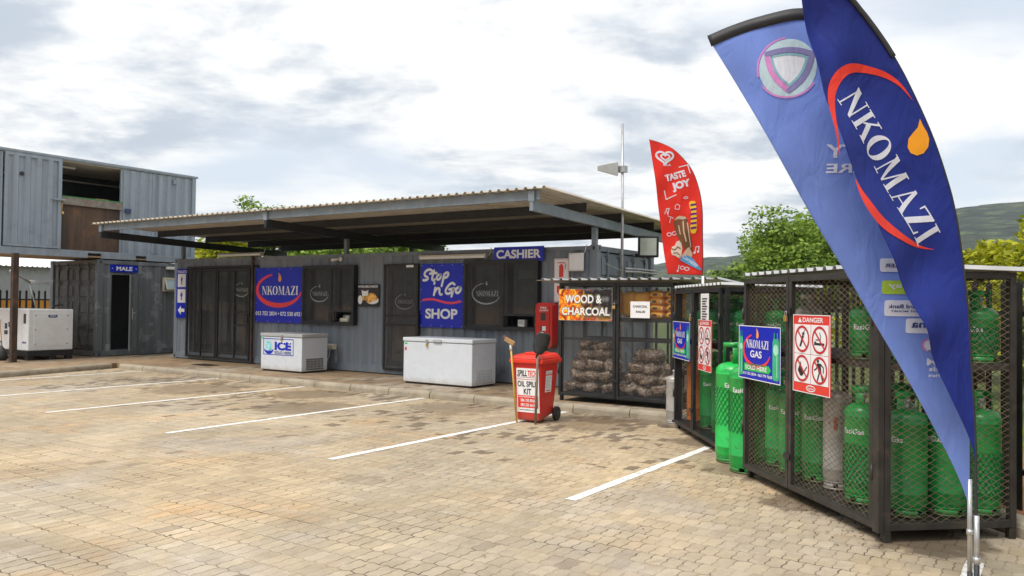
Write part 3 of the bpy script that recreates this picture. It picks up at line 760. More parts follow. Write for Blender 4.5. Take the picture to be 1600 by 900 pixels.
# ---------------------------------------------------------------- windows, door, gate of the shop
GLASS = glass('dark_glass', (.55,.6,.6), .8)
def decal(mb, cx, cz, w, y):
    """frosted film emblem stuck on a pane, facing -Y"""
    mb.M = frame((cx, y, cz), UX, (0,0,1)); word_serif(mb, 'NKOMAZI', .02*w, 0, .8*w, .16*w, .002); crescent(mb, -.01*w, 0, .5*w, .3*w, 100, 355, .05*w, .0015); mb.poly(drop_pts(.0, .28*w, .07*w), .002)
FILM = pm('frosted_film', (.70,.72,.72), .6)
def window(x0, x1, z0, z1, mul, zr, dx, dz, dw):
    d_ = .105
    fr = MB()
    for (a,b,c,e) in ((x0,x1,z1-.05,z1),(x0,x1,z0,z0+.05),(x0,x0+.05,z0+.05,z1-.05),(x1-.05,x1,z0+.05,z1-.05)): fr.box(a,b,YF-d_,YF+.02,c,e)
    w_ = fr.build('window', BLACK, shop, W=True, bev=.003)
    fr = MB(); fr.box(mul-.03, mul+.03, YF-d_+.002, YF-d_+.045, z0+.05, z1-.05); fr.box(mul+.03, x1-.05, YF-d_+.004, YF-d_+.04, zr-.03, zr+.012)
    fr.build('guard_bar', BLACK, w_, W=True)
    for (a,b) in ((x0+.05,mul-.03),(mul+.03,x1-.05)):
        fr = MB(); fr.box(a, a+.022, YF-d_+.006, YF-d_+.03, z0+.05, z1-.05); fr.box(b-.022, b, YF-d_+.006, YF-d_+.03, z0+.05, z1-.05)
        fr.box(a+.022, b-.022, YF-d_+.006, YF-d_+.03, z1-.07, z1-.05); fr.build('guard_frame', BLACK, w_, W=True)
    g_ = MB(); T = frame((0, YF-d_+.02, 0), UX, (0,0,1))
    mesh_strands(g_, T, x0+.06, mul-.02, z0+.05, z1-.05, .062, .038, .0052, .003); mesh_strands(g_, T, mul+.02, x1-.06, zr, z1-.05, .062, .038, .0052, .003)
    g_.build('mesh_guard', DARKMESH, w_, W=True)
    s2 = MB()
    for (a,b) in ((x0+.06,mul),(mul,x1-.06)):
        for (p,q,c,e) in ((a,b,z1-.10,z1-.06),(a,b,z0+.05,z0+.09),(a,a+.04,z0+.09,z1-.10),(b-.04,b,z0+.09,z1-.10)):
            if a > x0+.1 and c < zr-.1 and e < zr: continue
            s2.box(p,q,YF+.052,YF+.085,c,e)
    s2.build('sash', DARKGREY, w_, W=True)
    p_ = MB(); p_.mesh([(x0+.1,YF+.07,z0+.09),(mul-.04,YF+.07,z0+.09),(mul-.04,YF+.07,z1-.1),(x0+.1,YF+.07,z1-.1)], [(0,1,2,3)]); p_.mesh([(mul+.04,YF+.068,zr),(x1-.1,YF+.068,zr),(x1-.1,YF+.068,z1-.1),(mul+.04,YF+.068,z1-.1)], [(0,1,2,3)])
    p_.build('pane', GLASS, w_, W=True)
    p_ = MB(); decal(p_, dx, dz, dw, YF+.066); p_.build('decal', FILM, w_, W=True)
    p_ = MB(); p_.box(mul+.02, x1-.05, YF-.02, YF+.30, z0+.03, z0+.062); p_.build('counter', DARKGREY, w_, W=True)
    return w_
window(-14.66,-13.0,1.15,2.48,-13.73,1.46,-14.25,1.84,.60)
window(-9.99,-8.235,1.16,2.51,-9.05,1.46,-9.53,1.86,.68)
# door with mesh gate
fr = MB()
for (a,b,c,e) in ((-12.16,-12.11,.22,2.48),(-11.25,-11.2,.22,2.48),(-12.11,-11.25,2.43,2.48),(-12.11,-11.25,.22,.27),(-12.11,-11.25,1.36,1.40),(-12.11,-11.25,1.17,1.21)): fr.box(a,b,YF-.06,YF-.02,c,e)
dr = fr.build('door', BLACK, shop, W=True, bev=.003)
g_ = MB(); mesh_strands(g_, frame((0,YF-.045,0), UX, (0,0,1)), -12.11,-11.25,.27,2.43,.045,.028,.0058); g_.build('mesh_guard', DARKMESH, dr, W=True)
fr = MB()
for (a,b,c,e) in ((-12.12,-12.02,.3,2.44),(-11.32,-11.22,.3,2.44),(-12.02,-11.32,2.34,2.44),(-12.02,-11.32,.3,.42),(-12.02,-11.32,1.22,1.30)): fr.box(a,b,YF+.05,YF+.09,c,e)
fr.build('leaf_frame', DARKGREY, dr, W=True)
p_ = MB(); p_.mesh([(-12.02,YF+.07,.42),(-11.32,YF+.07,.42),(-11.32,YF+.07,2.34),(-12.02,YF+.07,2.34)], [(0,1,2,3)]); p_.build('pane', GLASS, dr, W=True)
p_ = MB(); decal(p_, -11.66, 1.68, .52, YF+.066); p_.build('decal', FILM, dr, W=True)
p_ = MB(); p_.box(-11.2,-11.15,YF-.10,YF-.02,1.0,1.5); p_.build('lock_box', BLACK, dr, W=True, bev=.006)
p_ = MB(); p_.box(-11.52,-11.32,YF-.064,YF-.060,2.40,2.45); p_.build('door_label', SIGNWHITE, dr, W=True)
# sliding gate on the left
gt = MB()
for (a,b) in ((-19.05,-17.82),(-17.80,-16.52)):
    for (p,q,c,e) in ((a,b,2.40,2.455),(a,b,.19,.24),(a,a+.05,.24,2.40),(b-.05,b,.24,2.40)): gt.box(p,q,YF-.09,YF-.045,c,e)
for (a,b,c,e) in ((-17.12,-17.09,.24,2.40),(-17.09,-16.57,1.36,1.395),(-17.09,-16.57,1.04,1.075),(-18.45,-18.42,.24,2.40)): gt.box(a,b,YF-.088,YF-.05,c,e)
gate = gt.build('security_gate', BLACK, shop, W=True, bev=.003)
g_ = MB(); T = frame((0,YF-.06,0), UX, (0,0,1))
for (a,b) in ((-19.0,-17.87),(-17.75,-16.57)): mesh_strands(g_, T, a, b, .24, 2.40, .062, .038, .0052, .003)
g_.build('mesh_guard', DARKMESH, gate, W=True)
p_ = MB(); p_.box(-19.1,-16.3,YF-.05,YF-.005,2.48,2.53); p_.build('gate_rail', BLACK, gate, W=True)
p_ = MB(); p_.box(-16.68,-16.56,YF-.12,YF-.04,1.12,1.32); p_.build('lock_box', BLACK, gate, W=True, bev=.006)
p_ = MB(); p_.box(-16.47,-16.41,YF-.10,YF-.04,.15,2.74); p_.build('gate_post', RUSTPOST, gate, W=True, bev=.004)
fr = MB()
for (a,b,c,e) in ((-19.05,-16.52,2.38,2.47),(-19.05,-18.97,.3,2.38),(-16.6,-16.52,.3,2.38),(-18.2,-18.12,.3,2.38),(-17.38,-17.3,.3,2.38)): fr.box(a,b,YF+.1,YF+.15,c,e)
fr.build('glazed_front', DARKGREY, gate, W=True)
p_ = MB(); p_.mesh([(-18.97,YF+.12,.3),(-16.6,YF+.12,.3),(-16.6,YF+.12,2.38),(-18.97,YF+.12,2.38)], [(0,1,2,3)]); p_.build('pane', GLASS, gate, W=True)
p_ = MB(); decal(p_, -17.08, 1.93, .56, YF+.115); p_.build('decal', FILM, gate, W=True)
# what shows dimly inside
for i, (a, b) in enumerate(((-18.62,-18.32),(-18.22,-17.92))):
    t_ = thing('tall_fridge', ('tall white fridge nearest the toilet sign inside the gated entrance','second white fridge inside the gated entrance')[i], 'fridge', ((a+b)/2, YF+.65, .26))
    p_ = MB(); p_.box(a,b,YF+.42,YF+.9,.30,1.62); p_.build('body', WHITE, t_, W=True, bev=.01)
    p_ = MB(); p_.box(b-.05,b-.03,YF+.395,YF+.42,.8,1.3); p_.build('handle', GREYTRIM, t_, W=True)
t_ = thing('air_conditioner', 'white air conditioner on the inner wall seen through the right window', 'air conditioner', (-8.6, YF+.7, 2.1))
p_ = MB(); p_.box(-8.98,-8.28,YF+.35,YF+.58,2.10,2.34); p_.build('body', WPLASTIC, t_, W=True, bev=.03)
p_ = MB(); p_.box(-8.93,-8.33,YF+.335,YF+.352,2.12,2.15); p_.build('louvre', GREYTRIM, t_, W=True)
t_ = thing('card_machine', 'small beige till printer on the left window counter', 'till', (-13.35, YF+.05, 1.215))
p_ = MB(); p_.box(-13.52,-13.26,YF-.01,YF+.2,1.213,1.30); p_.build('body', CREAM, t_, W=True, bev=.02)
p_ = MB(); p_.tube([(-13.44,YF+.08,1.32),(-13.24,YF+.08,1.32)], .062, 16); p_.build('paper_cover', ALU, t_, W=True)
t_ = thing('payment_box', 'small white box on the right window counter', 'till', (-8.66, YF+.05, 1.222))
p_ = MB(); p_.box(-8.73,-8.58,YF-.01,YF+.1,1.224,1.36); p_.build('body', WPLASTIC, t_, W=True, bev=.008)
p_ = MB(); p_.box(-8.71,-8.60,YF-.014,YF-.008,1.28,1.345); p_.build('screen', ALU, t_, W=True)

# ---------------------------------------------------------------- canopy
cn = thing('canopy', 'flat corrugated canopy on grey steel beams above the long container', 'canopy', (-13.3, 13.8, 2.74))
zs = lambda y: 3.475-.03*(y-11.05)
m = MB(); prof = []
xx = -19.80
while xx < -6.86:
    prof += [(xx,0),(xx+.085,0),(xx+.107,.036),(xx+.142,.036),(xx+.164,0)]; xx += .172
ys = (10.93, 12.4, 13.9, 15.4, 16.85); b0 = len(m.v); k = len(prof)
for y in ys:
    for (a, hh) in prof: m._v((a, y, zs(y)+hh+.003))
for j in range(len(ys)-1):
    for i in range(k-1): m._f((b0+j*k+i, b0+j*k+i+1, b0+(j+1)*k+i+1, b0+(j+1)*k+i))
o = m.build('roof_sheet', ROOFM, cn, W=True); md = o.modifiers.new('thick', 'SOLIDIFY'); md.thickness = .0025
def cchan(mb, x0, x1, y, zt, hh=.155, ww=.06):
    mb.box(x0, x1, y-.006, y+.006, zt-hh, zt); mb.box(x0, x1, y+.006, y+ww, zt-.008, zt-.0005); mb.box(x0, x1, y+.006, y+ww, zt-hh, zt-hh+.007)
for y in (11.05, 12.57, 14.0, 15.4, 16.6):
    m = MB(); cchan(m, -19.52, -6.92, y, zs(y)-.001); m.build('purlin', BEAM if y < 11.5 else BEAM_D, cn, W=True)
for x_ in (-19.45, -13.42, -7.05):
    m = MB(); y0, y1 = 11.0, 16.75
    za, zb = zs(y0)-.165, zs(y1)-.165
    m.hexa([(x_-.035,y0,za-.17),(x_+.035,y0,za-.17),(x_+.035,y1,zb-.17),(x_-.035,y1,zb-.17),(x_-.035,y0,za),(x_+.035,y0,za),(x_+.035,y1,zb),(x_-.035,y1,zb)])
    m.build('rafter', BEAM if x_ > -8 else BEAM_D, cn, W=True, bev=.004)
    m = MB(); m.box(x_-.055,x_+.055,11.004-.012,11.038,za-.02,za+.15); m.build('bracket', BEAM, cn, W=True)
    for yy in (13.28, 15.5):
        m = MB(); m.box(x_-.045+.08*(x_ > -8)*-1, x_+.045-.08*(x_ > -8), yy-.045, yy+.045, 2.735, zs(yy)-.337); m.build('post', BEAM, cn, W=True, bev=.004)

# ---------------------------------------------------------------- lights, camera, speaker and the like on the shop front
def tube_light(label, x0, x1, z, y, hang=0, mat=CREAM):
    t_ = thing('tube_light', label, 'light', ((x0+x1)/2, y, z))
    p_ = MB(); p_.box(x0,x1,y-.09,y,z-.045,z+.045); p_.build('housing', mat, t_, W=True, bev=.022, seg=3)
    p_ = MB(); p_.box(x0+.03,x1-.03,y-.105,y-.088,z-.038,z+.012); p_.build('diffuser', WPLASTIC, t_, W=True, bev=.006)
    for q in (x0, x1-.03): p_ = MB(); p_.box(q-.004,q+.034,y-.097,y+.002,z-.05,z+.05); p_.build('end_cap', GREYTRIM, t_, W=True, bev=.01)
    p_ = MB(); p_.tube([(x1,y-.03,z),(x1+.05,y-.03,z+.02),(x1+.07,y-.02,z+.09),(x1+.075,y,z+.16)], .009, 6); p_.build('cable', CREAM, t_, W=True)
tube_light('cream tube light fitting above the handwritten blue shop board', -11.15, -9.45, 2.60, YF-.005)
t_ = tube_light('grey tube light fitting lying on the roof edge above the gate', -17.86, -16.2, 2.80, YF+.05, mat=ALU)
t_ = thing('security_camera', 'white bullet camera above the left window', 'camera', (-13.55, YF, 2.63))
p_ = MB(); p_.M = frame((-13.5,YF-.002,2.62), UX, (0,0,1)); p_.lathe([(0,.0),(.055,0),(.055,.03),(.045,.05),(0,.05)], 18); p_.build('base', WPLASTIC, t_, W=True)
p_ = MB(); p_.tube([(-13.5,YF-.05,2.62),(-13.54,YF-.09,2.61)], .016, 10); p_.tube([(-13.53,YF-.08,2.615),(-13.66,YF-.15,2.59)], .03, 14); p_.build('body', WPLASTIC, t_, W=True)
p_ = MB(); p_.tube([(-13.655,YF-.148,2.591),(-13.667,YF-.155,2.588)], .025, 14); p_.build('lens', INK, t_, W=True)
t_ = thing('loudspeaker', 'white wall speaker beside the fire extinguisher sign', 'speaker', (-7.4, YF, 2.43))
p_ = MB(); p_.prism([(-7.53,YF-.16),(-7.27,YF-.16),(-7.24,YF-.12),(-7.30,YF-.02),(-7.50,YF-.02),(-7.56,YF-.12)], 2.27, 2.60); p_.build('cabinet', WPLASTIC, t_, W=True, bev=.02, seg=3)
p_ = MB(); p_.box(-7.51,-7.29,YF-.166,YF-.158,2.30,2.57); p_.build('grille', SIGNWHITE, t_, W=True, bev=.003)
p_ = MB(); p_.tube([(-7.3,YF-.03,2.59),(-7.26,YF-.03,2.65),(-7.25,YF-.02,2.74),(-7.22,YF-.02,2.76)], .008, 6); p_.build('cable', WPLASTIC, t_, W=True)
t_ = thing('fire_hose_cabinet', 'tall red fire equipment cabinet with three openings beside the wood cage', 'fire cabinet', (-8.02, YF, .85))
p_ = MB(); p_.prism([(-8.20,.90),(-8.15,.85),(-7.88,.85),(-7.83,.90),(-7.83,1.64),(-7.88,1.69),(-8.15,1.69),(-8.20,1.64)], 0, .22, frame((0,YF-.005,0), UX, (0,0,1))); p_.build('body', REDPLASTIC, t_, W=True, bev=.018, seg=3)
TF = frame((0,YF-.2255,0), UX, (0,0,1))
for (a,b,c,e) in ((-8.08,-7.97,1.36,1.50),(-8.08,-8.0,1.17,1.26),(-8.09,-7.99,.98,1.10)):
    p_ = MB(TF); p_.rect(a,b,c,e,.003); p_.build('opening', DARKGREY, t_, W=True)
p_ = MB(TF); p_.rect(-8.045,-7.965,1.175,1.255,.006); p_.text('FIRE',-8.02,1.595,w=.13,h=.04,z=.004); p_.text('EQUIPMENT',-8.01,1.545,w=.2,h=.033,z=.004); p_.build('lettering', SIGNWHITE, t_, W=True)
p_ = MB(); p_.box(-7.895,-7.885,YF-.229,YF-.2,.92,1.62); p_.build('door_seam', INK, t_, W=True)
for z_ in (1.0,1.25,1.5): p_ = MB(); p_.tube([(-8.205,YF-.2,z_),(-8.205,YF-.2,z_+.06)], .012, 8); p_.build('hinge', REDPLASTIC, t_, W=True)
t_ = thing('socket_box', 'cream socket box with hanging white cable right of the ice freezer', 'socket box', (-13.72, YF, .65))
p_ = MB(); p_.box(-13.85,-13.60,YF-.10,YF,.59,.71); p_.build('box', CREAM, t_, W=True, bev=.01)
p_ = MB(); pts = [(-13.76,YF-.05,.59),(-13.77,YF-.06,.45),(-13.82,YF-.08,.33),(-13.9,YF-.15,.24),(-13.96,YF-.2,.15)]
for q in range(40): a = q*.55; pts.append((-13.9+.10*math.cos(a+2),YF-.26+.07*math.sin(a+2),.14+.0045*q))
p_.tube(pts, .008, 6); p_.build('cable', WPLASTIC, t_, W=True)

# ================================================================== left buildings
XL = -21.35
lo = thing('toilet_container', 'patched dark grey container with the open door marked MALE', 'container', (XL, 12.03, .12))
YA, YZ = 12.03, 18.1
m = MB(); PX = lambda u, o, z: Vector((XL-.045+o, u, z))
corr(m, PX, YA+.1, 12.41, .28, 2.62, .03); corr(m, PX, 12.41, 13.27, 2.33, 2.62, .03); corr(m, PX, 13.27, YZ-.1, .28, 2.62, .03)
m.build('wall', C_TOUCH, lo, W=True); m = MB()
corr(m, lambda u, o, z: Vector((XL-2.40-o, u, z)), YA+.1, YZ-.1, .28, 2.62); m.build('wall', C_TOUCH, lo, W=True); m = MB(); corr(m, lambda u, o, z: Vector((u, YZ-.03+o, z)), XL-2.4, XL-.05, .28, 2.62)
m.build('wall', C_TOUCH, lo, W=True)
m = MB(); m.box(XL-2.4,XL-.03,YA+.05,YZ-.05,2.62,2.64); m.build('roof', C_TOUCH, lo, W=True)
m = MB(); m.box(XL-2.4,XL-.06,YA+.06,YZ-.06,.24,.27); m.build('floor_board', DARKGREY, lo, W=True)
m = MB(); m.box(XL-1.3,XL-1.26,YA+.1,14.5,.27,2.62); m.box(XL-1.28,XL-.05,13.9,13.94,.27,2.62); m.build('partition', DARKGREY, lo, W=True)
m = MB(); m.box(XL-.06,XL,YA+.15,YZ-.15,2.60,2.70); m.build('top_rail', C_TOUCH, lo, W=True, bev=.004)
m = MB(); m.box(XL-.06,XL,YA+.15,13.95,.14,.29); m.box(XL-.06,XL,14.30,YZ-.15,.14,.29); m.box(XL-.08,XL-.05,13.9,14.4,.14,.29); m.build('base_rail', C_TOUCH, lo, W=True, bev=.004)
for xx in (XL-2.44, XL-.16):
    m = MB(); m.box(xx,xx+.16,YA,YA+.16,.25,2.60); m.build('corner_post', C_TOUCH, lo, W=True, bev=.006)
    for zq in (.12, 2.59):
        m = MB(); m.box(xx-.004,xx+.165,YA-.006,YA+.16,zq,zq+.118); c_ = m.build('corner_fitting', C_TOUCH, lo, W=True, bev=.01)
        h_ = MB(); h_.M = frame((xx+.08,YA-.007,zq+.06), UX, (0,0,1)); h_.disc(0,0,.028,.038,z=.001); h_.build('slot', INK, c_, W=True)
        h_ = MB(); h_.M = frame((xx+.166,YA+.08,zq+.06), (0,1,0), (0,0,1)); h_.disc(0,0,.028,.038,z=.001); h_.build('slot', INK, c_, W=True)
for (xa, xb) in ((XL-2.28, XL-1.23), (XL-1.215, XL-.165)):
    m = MB(); m.box(xa,xb,YA+.06,YA+.10,.3,2.58)
    for k in range(5):
        z_ = .40+k*.44; T = frame((0,YA+.06,0), UX, (0,0,1))
        m.box(xa+.08,xb-.08,YA+.03,YA+.06,z_,z_+.3)
    e_ = m.build('end_door', C_DOORGREY, lo, W=True, bev=.012)
    for q in (.27, .72):
        m = MB(); m.tube([(xa+q*1.05,YA+.012,.25),(xa+q*1.05,YA+.012,2.62)], .019)
        for z_ in (.45,.95,1.5,2.05,2.45): m.box(xa+q*1.05-.05,xa+q*1.05+.05,YA-.004,YA+.03,z_,z_+.07)
        m.build('lock_rod', C_DOORGREY, e_, W=True)
    m = MB(); m.bar((xa+.3,YA-.02,.92),(xa+.62,YA-.02,.95),.03); m.build('handle', C_DOORGREY, e_, W=True)
m = MB(); m.box(XL-2.28,XL-.16,YA+.02,YA+.14,2.585,2.70); m.build('end_rail', C_DOORGREY, lo, W=True); m = MB(); m.box(XL-2.28,XL-.16,YA+.02,YA+.14,.14,.28); m.build('end_rail', C_DOORGREY, lo, W=True)
fr = MB(); fr.box(XL-.07,XL+.008,12.375,12.415,.27,2.36); fr.box(XL-.07,XL+.008,13.265,13.305,.27,2.36); fr.box(XL-.07,XL+.008,12.415,13.265,2.32,2.36)
fr.build('door_frame', C_TOUCH, lo, W=True)
th = R(39.6); hx, hy = XL+.02, 13.27
df = Vector((math.sin(th), -math.cos(th), 0)); dn = Vector((math.cos(th), math.sin(th), 0))
m = MB()
def dbox(a, b, c, e, z0, z1): m.hexa([Vector((hx,hy,0))+df*p+dn*q+Vector((0,0,z)) for z in (z0,z1) for p,q in ((a,c),(b,c),(b,e),(a,e))])
dbox(0,.85,-.02,.02,.27,2.31); dbox(.06,.30,.02,.038,.34,2.24); dbox(.42,.76,.02,.038,.34,2.24)
dr = m.build('door', C_TOUCH, lo, W=True, bev=.004)
m = MB(); dbox(.846,.856,-.022,.006,.28,2.30); m.build('leaf_edge', C_TOUCH, dr, W=True)
m = MB(); dbox(.74,.80,.038,.05,1.12,1.42); dbox(.64,.78,.05,.075,1.28,1.31); m.build('handle', STEEL, dr, W=True)
wf = MB(); Wy0, Wy1, Wz0, Wz1 = 13.94, 14.62, 1.90, 2.29
for (a,b,c,e) in ((Wy0,Wy1,Wz1-.04,Wz1),(Wy0,Wy1,Wz0,Wz0+.04),(Wy0,Wy0+.04,Wz0+.04,Wz1-.04),(Wy1-.04,Wy1,Wz0+.04,Wz1-.04)): wf.box(XL-.02,XL+.035,a,b,c,e)
w_ = wf.build('window', CREAM, lo, W=True)
m = MB(); P4 = [(XL+.03,Wy0+.05,Wz1-.05),(XL+.03,Wy1-.05,Wz1-.05),(XL+.14,Wy1-.05,Wz0+.06),(XL+.14,Wy0+.05,Wz0+.06)]
for i in range(4): m.bar(P4[i], P4[(i+1) % 4], .03, .03)
m.build('sash', CREAM, w_, W=True)
m = MB(); m.mesh(P4, [(0,1,2,3)]); m.build('pane', pm('frosted_glass', (.30,.42,.48), .2, spec=.6), w_, W=True)
t_ = thing('wall_lamp', 'white bulkhead lamp on the toilet container wall', 'lamp', (XL,14.15,2.55)); m = MB(); m.box(XL,XL+.09,14.02,14.30,2.52,2.60); m.build('body', WPLASTIC, t_, W=True, bev=.015); m = MB(); m.box(XL+.09,XL+.1,14.05,14.27,2.53,2.59); m.build('lens', SIGNWHITE, t_, W=True)
s_ = sign('sign_board', 'blue sign reading MALE over the open toilet door', (XL+.012,12.76,2.49), (0,1,0), .80, .19, SIGNBLUE)
mb = MB(); mb.text('MALE', 0, 0, w=.46, h=.11, z=.015, bold=.035); mb.disc(-.34,0,.012,z=.015); mb.disc(.34,0,.012,z=.015); part(mb, 'lettering', SIGNWHITE, s_)

up = thing('upper_container', 'blue grey container stacked on top with a rusty serving hatch', 'container', (XL, 9, 2.72))
UA, UZ, UB, UT = 8.85, 14.95, 2.73, 5.30
m = MB(); PU = lambda u, o, z: Vector((XL-.05+o, u, z))
corr(m, PU, 12.70, UZ-.06, 2.90, 5.20, .05); m.build('wall', C_BLUEGREY, up, W=True); m = MB(); corr(m, PU, UA+.1, 9.62, 2.90, 5.2, .05); m.build('wall', C_BLUEGREY, up, W=True); m = MB()
corr(m, lambda u, o, z: Vector((u, UZ-.03-o, z)), XL-2.4, XL-.06, 2.9, 5.2); m.build('wall', C_BLUEGREY, up, W=True); m = MB(); corr(m, lambda u, o, z: Vector((u, UA+.03+o, z)), XL-2.4, XL-.06, 2.9, 5.2)
m.build('wall', C_BLUEGREY, up, W=True)
m = MB(); m.box(XL-2.38,XL-2.34,UA,UZ,2.9,5.2); m.build('back_wall', BLACK, up, W=True)
m = MB(); corr(m, lambda u, o, z: Vector((XL-.02+o, u, z)), 9.74, 10.95, 2.985, 5.16, .046)
for (a,b,c,e) in ((9.66,11.02,5.15,5.22),(9.66,11.02,2.93,2.99),(9.66,9.74,2.99,5.15),(10.94,11.02,2.99,5.15)): m.box(XL-.03,XL+.025,a,b,c,e)
d_ = m.build('hatch_door', C_BLUEGREY, up, W=True)
m = MB(); m.box(XL+.02,XL+.10,10.78,11.1,4.16,4.20); m.build('latch', C_BLUEGREY, d_, W=True); m = MB(); m.box(XL+.04,XL+.07,11.02,11.07,3.82,3.88); m.tube([(XL+.055,11.03,3.88),(XL+.055,11.03,4.15)], .007, 6); m.build('padlock', BRASS, d_, W=True)
m = MB(); m.M = frame((XL+.02,10.05,4.72), (0,1,0), (0,0,1)); m.disc(0,0,.055,.055,z=.004); m.build('vent_hole', INK, d_, W=True)
m = MB(); m.box(XL-2.42,XL,UA,UZ,5.22,5.30); m.box(XL-.06,XL+.02,UA,UZ+.06,5.245,5.305); m.build('roof', C_BLUEGREY, up, W=True, bev=.006)
m = MB(); m.box(XL-2.36,XL-.06,UA+.06,UZ-.06,5.195,5.215); m.build('ceiling_board', pm('pale_ceiling', (.55,.52,.47), .7), up, W=True)
m = MB(); m.box(XL-2.36,XL-.02,UA+.02,UZ-.06,2.755,2.79); m.build('floor_board', PLY, up, W=True)
m = MB(); m.box(XL-.06,XL+.004,UA,11.75,2.735,2.90); m.box(XL-.06,XL+.004,12.12,13.1,2.735,2.90); m.box(XL-.06,XL+.004,13.42,UZ,2.735,2.90); m.box(XL-.07,XL+.006,UA,UZ,2.86,2.915); m.box(XL-2.44,XL-.06,UA,UA+.08,2.735,2.9); m.build('base_rail', C_BLUEGREY, up, W=True, bev=.004)
m = MB(); m.box(XL-.08,XL-.05,11.7,12.15,2.75,2.88); m.build('fork_pocket', INK, up, W=True); m = MB(); m.box(XL-.08,XL-.05,13.05,13.45,2.75,2.88); m.build('fork_pocket', INK, up, W=True)
m = MB(); m.box(XL-.10,XL-.07,11.03,12.69,2.915,4.08); m.build('serving_plate', RUST, up, W=True)
m = MB(); m.box(XL-.14,XL+.01,11.03,12.68,4.08,4.27); m.build('counter', pm('weathered_board', (.20,.185,.165), .7, var=.3, scale=5, dirt=(.28,.12,.04), dscale=3, damt=.5), up, W=True)
m = MB(); m.box(XL-.2,XL+.015,11.03,12.68,4.272,4.30); m.build('counter_edge', pm('green_edge', (.05,.22,.07), .5), up, W=True)
m = MB(); m.box(XL-.35,XL-.1,12.0,12.35,4.302,4.33); m.build('shelf_board', WOODH, up, W=True)
m = MB(); m.box(XL-.09,XL-.03,12.64,12.72,2.9,5.2); m.build('hatch_frame', C_BLUEGREY, up, W=True)
m = MB(); m.box(XL-.09,XL-.03,11.0,11.06,2.9,5.2); m.build('hatch_frame', C_BLUEGREY, up, W=True)
m = MB(); m.box(XL-2.335,XL-2.31,11.95,11.99,3.2,5.1); m.box(XL-2.335,XL-2.31,9.5,14,5.0,5.04); m.build('mullion', WPLASTIC, up, W=True)
m = MB(); m.box(XL-.9,XL-.8,10.7,11.8,5.14,5.185); m.build('tube_lamp', SIGNWHITE, up, W=True, bev=.01)
m = MB(); m.box(XL-.02,XL+.06,12.74,12.90,4.02,4.13); m.build('latch', pm('latch_blue', (.03,.05,.12), .5), up, W=True)
m = MB(); m.box(XL-.02,XL+.02,13.55,13.62,2.95,5.2); m.box(XL-.01,XL+.012,14.2,14.3,5.0,5.12); m.build('wall_rib', C_BLUEGREY, up, W=True)
m = MB(); m.box(XL-.16,XL+.003,UZ-.12,UZ,2.9,5.22); m.build('corner_post', C_BLUEGREY, up, W=True, bev=.005)

# post, generator, bag, rake
t_ = thing('support_post', 'rusty square steel post in front of the generator', 'post', (-20.92,9.75,.12))
m = MB(); m.box(-20.985,-20.855,9.685,9.815,.13,2.735); m.build('shaft', RUSTPOST, t_, W=True, bev=.006)
m = MB(); m.box(-21.05,-20.79,9.62,9.88,.12,.132); m.build('base_plate', RUSTPOST, t_, W=True)
gx0, gx1, gy0, gy1, gz0, gz1 = -23.5, -21.15, 10.2, 11.30, .36, 1.385
t_ = thing('generator', 'white cabinet generator on a black skid behind the rusty post', 'generator', (-22.3,10.7,.12))
m = MB(); m.box(gx0,gx1,gy0,gy1,gz0,gz1); m.build('cabinet', WHITE, t_, W=True, bev=.02, seg=3)
m = MB(); m.box(gx0-.02,gx1+.02,gy0-.02,gy0+.12,.22,.357); m.box(gx0-.02,gx1+.02,gy1-.1,gy1+.02,.22,.357); m.box(gx1-.1,gx1+.02,gy0+.12,gy1-.1,.22,.357)
for (a,b) in ((gy0,gy0+.14),(gy0+.52,gy0+.7),(gy1-.14,gy1)): m.box(gx1-.16,gx1-.01,a,b,.122,.22)
m.build('skid', BLACK, t_, W=True, bev=.006)
m = MB(); m.box(gx1-.002,gx1+.008,gy0+.13,gy1-.11,.47,1.29); p_ = m.build('side_panel', WHITE, t_, W=True, bev=.004)
for yy in (gy0+.17,gy1-.15):
    for z_ in (.52,.88,1.23):
        m = MB(); m.M = frame((gx1+.008,yy,z_), (0,1,0), (0,0,1)); m.disc(0,0,.014,z=.002); m.build('fastener', INK, p_, W=True)
def ribbon(mb, s):
    mb.poly([(-.5*s,.1*s),(-.30*s,.1*s),(-.30*s,-.13*s),(-.5*s,-.13*s),(-.43*s,-.02*s)], .002); mb.poly([(.5*s,.1*s),(.30*s,.1*s),(.30*s,-.13*s),(.5*s,-.13*s),(.43*s,-.02*s)], .002); mb.rect(-.36*s,.36*s,-.19*s,-.10*s,.003); mb.rect(-.33*s,.33*s,.06*s,.09*s,.0025)
NAVY = pm('navy_print', (.02,.045,.22), .4)
m = MB(); m.M = frame((gx1+.0085,gy0+.58,1.22), (0,1,0), (0,0,1)); ribbon(m, .24); m.text('POWER',0,-.005,w=.13,h=.03,z=.002); m.build('emblem', NAVY, t_, W=True)
m = MB(); m.M = frame((-21.92,gy0-.0025,1.0), UX, (0,0,1)); ribbon(m, .5); m.text('POWER',0,-.01,w=.28,h=.06,z=.002); m.build('emblem', NAVY, t_, W=True)
m = MB(); m.M = frame((-21.33,gy0-.0025,.56), UX, (0,0,1)); m.text('40kVA',0,0,w=.2,h=.05,z=.002); m.build('lettering', NAVY, t_, W=True)
m = MB(); m.M = frame((-21.33,gy0-.0025,1.15), UX, (0,0,1)); m.rect(-.06,.06,-.12,.12,.002); m.build('data_plate', DARKGREY, t_, W=True)
m = MB(); m.M = frame((-22.05,gy0-.0025,.86), UX, (0,0,1)); m.rect(-.04,.04,-.07,.07,.002); m.rect(-.30,-.12,-.12,-.02,.002); m.rect(-.28,-.15,.02,.16,.002); m.build('control_panel', DARKGREY, t_, W=True)
m = MB(); m.M = frame((-21.6,gy0-.0025,.87), UX, (0,0,1))
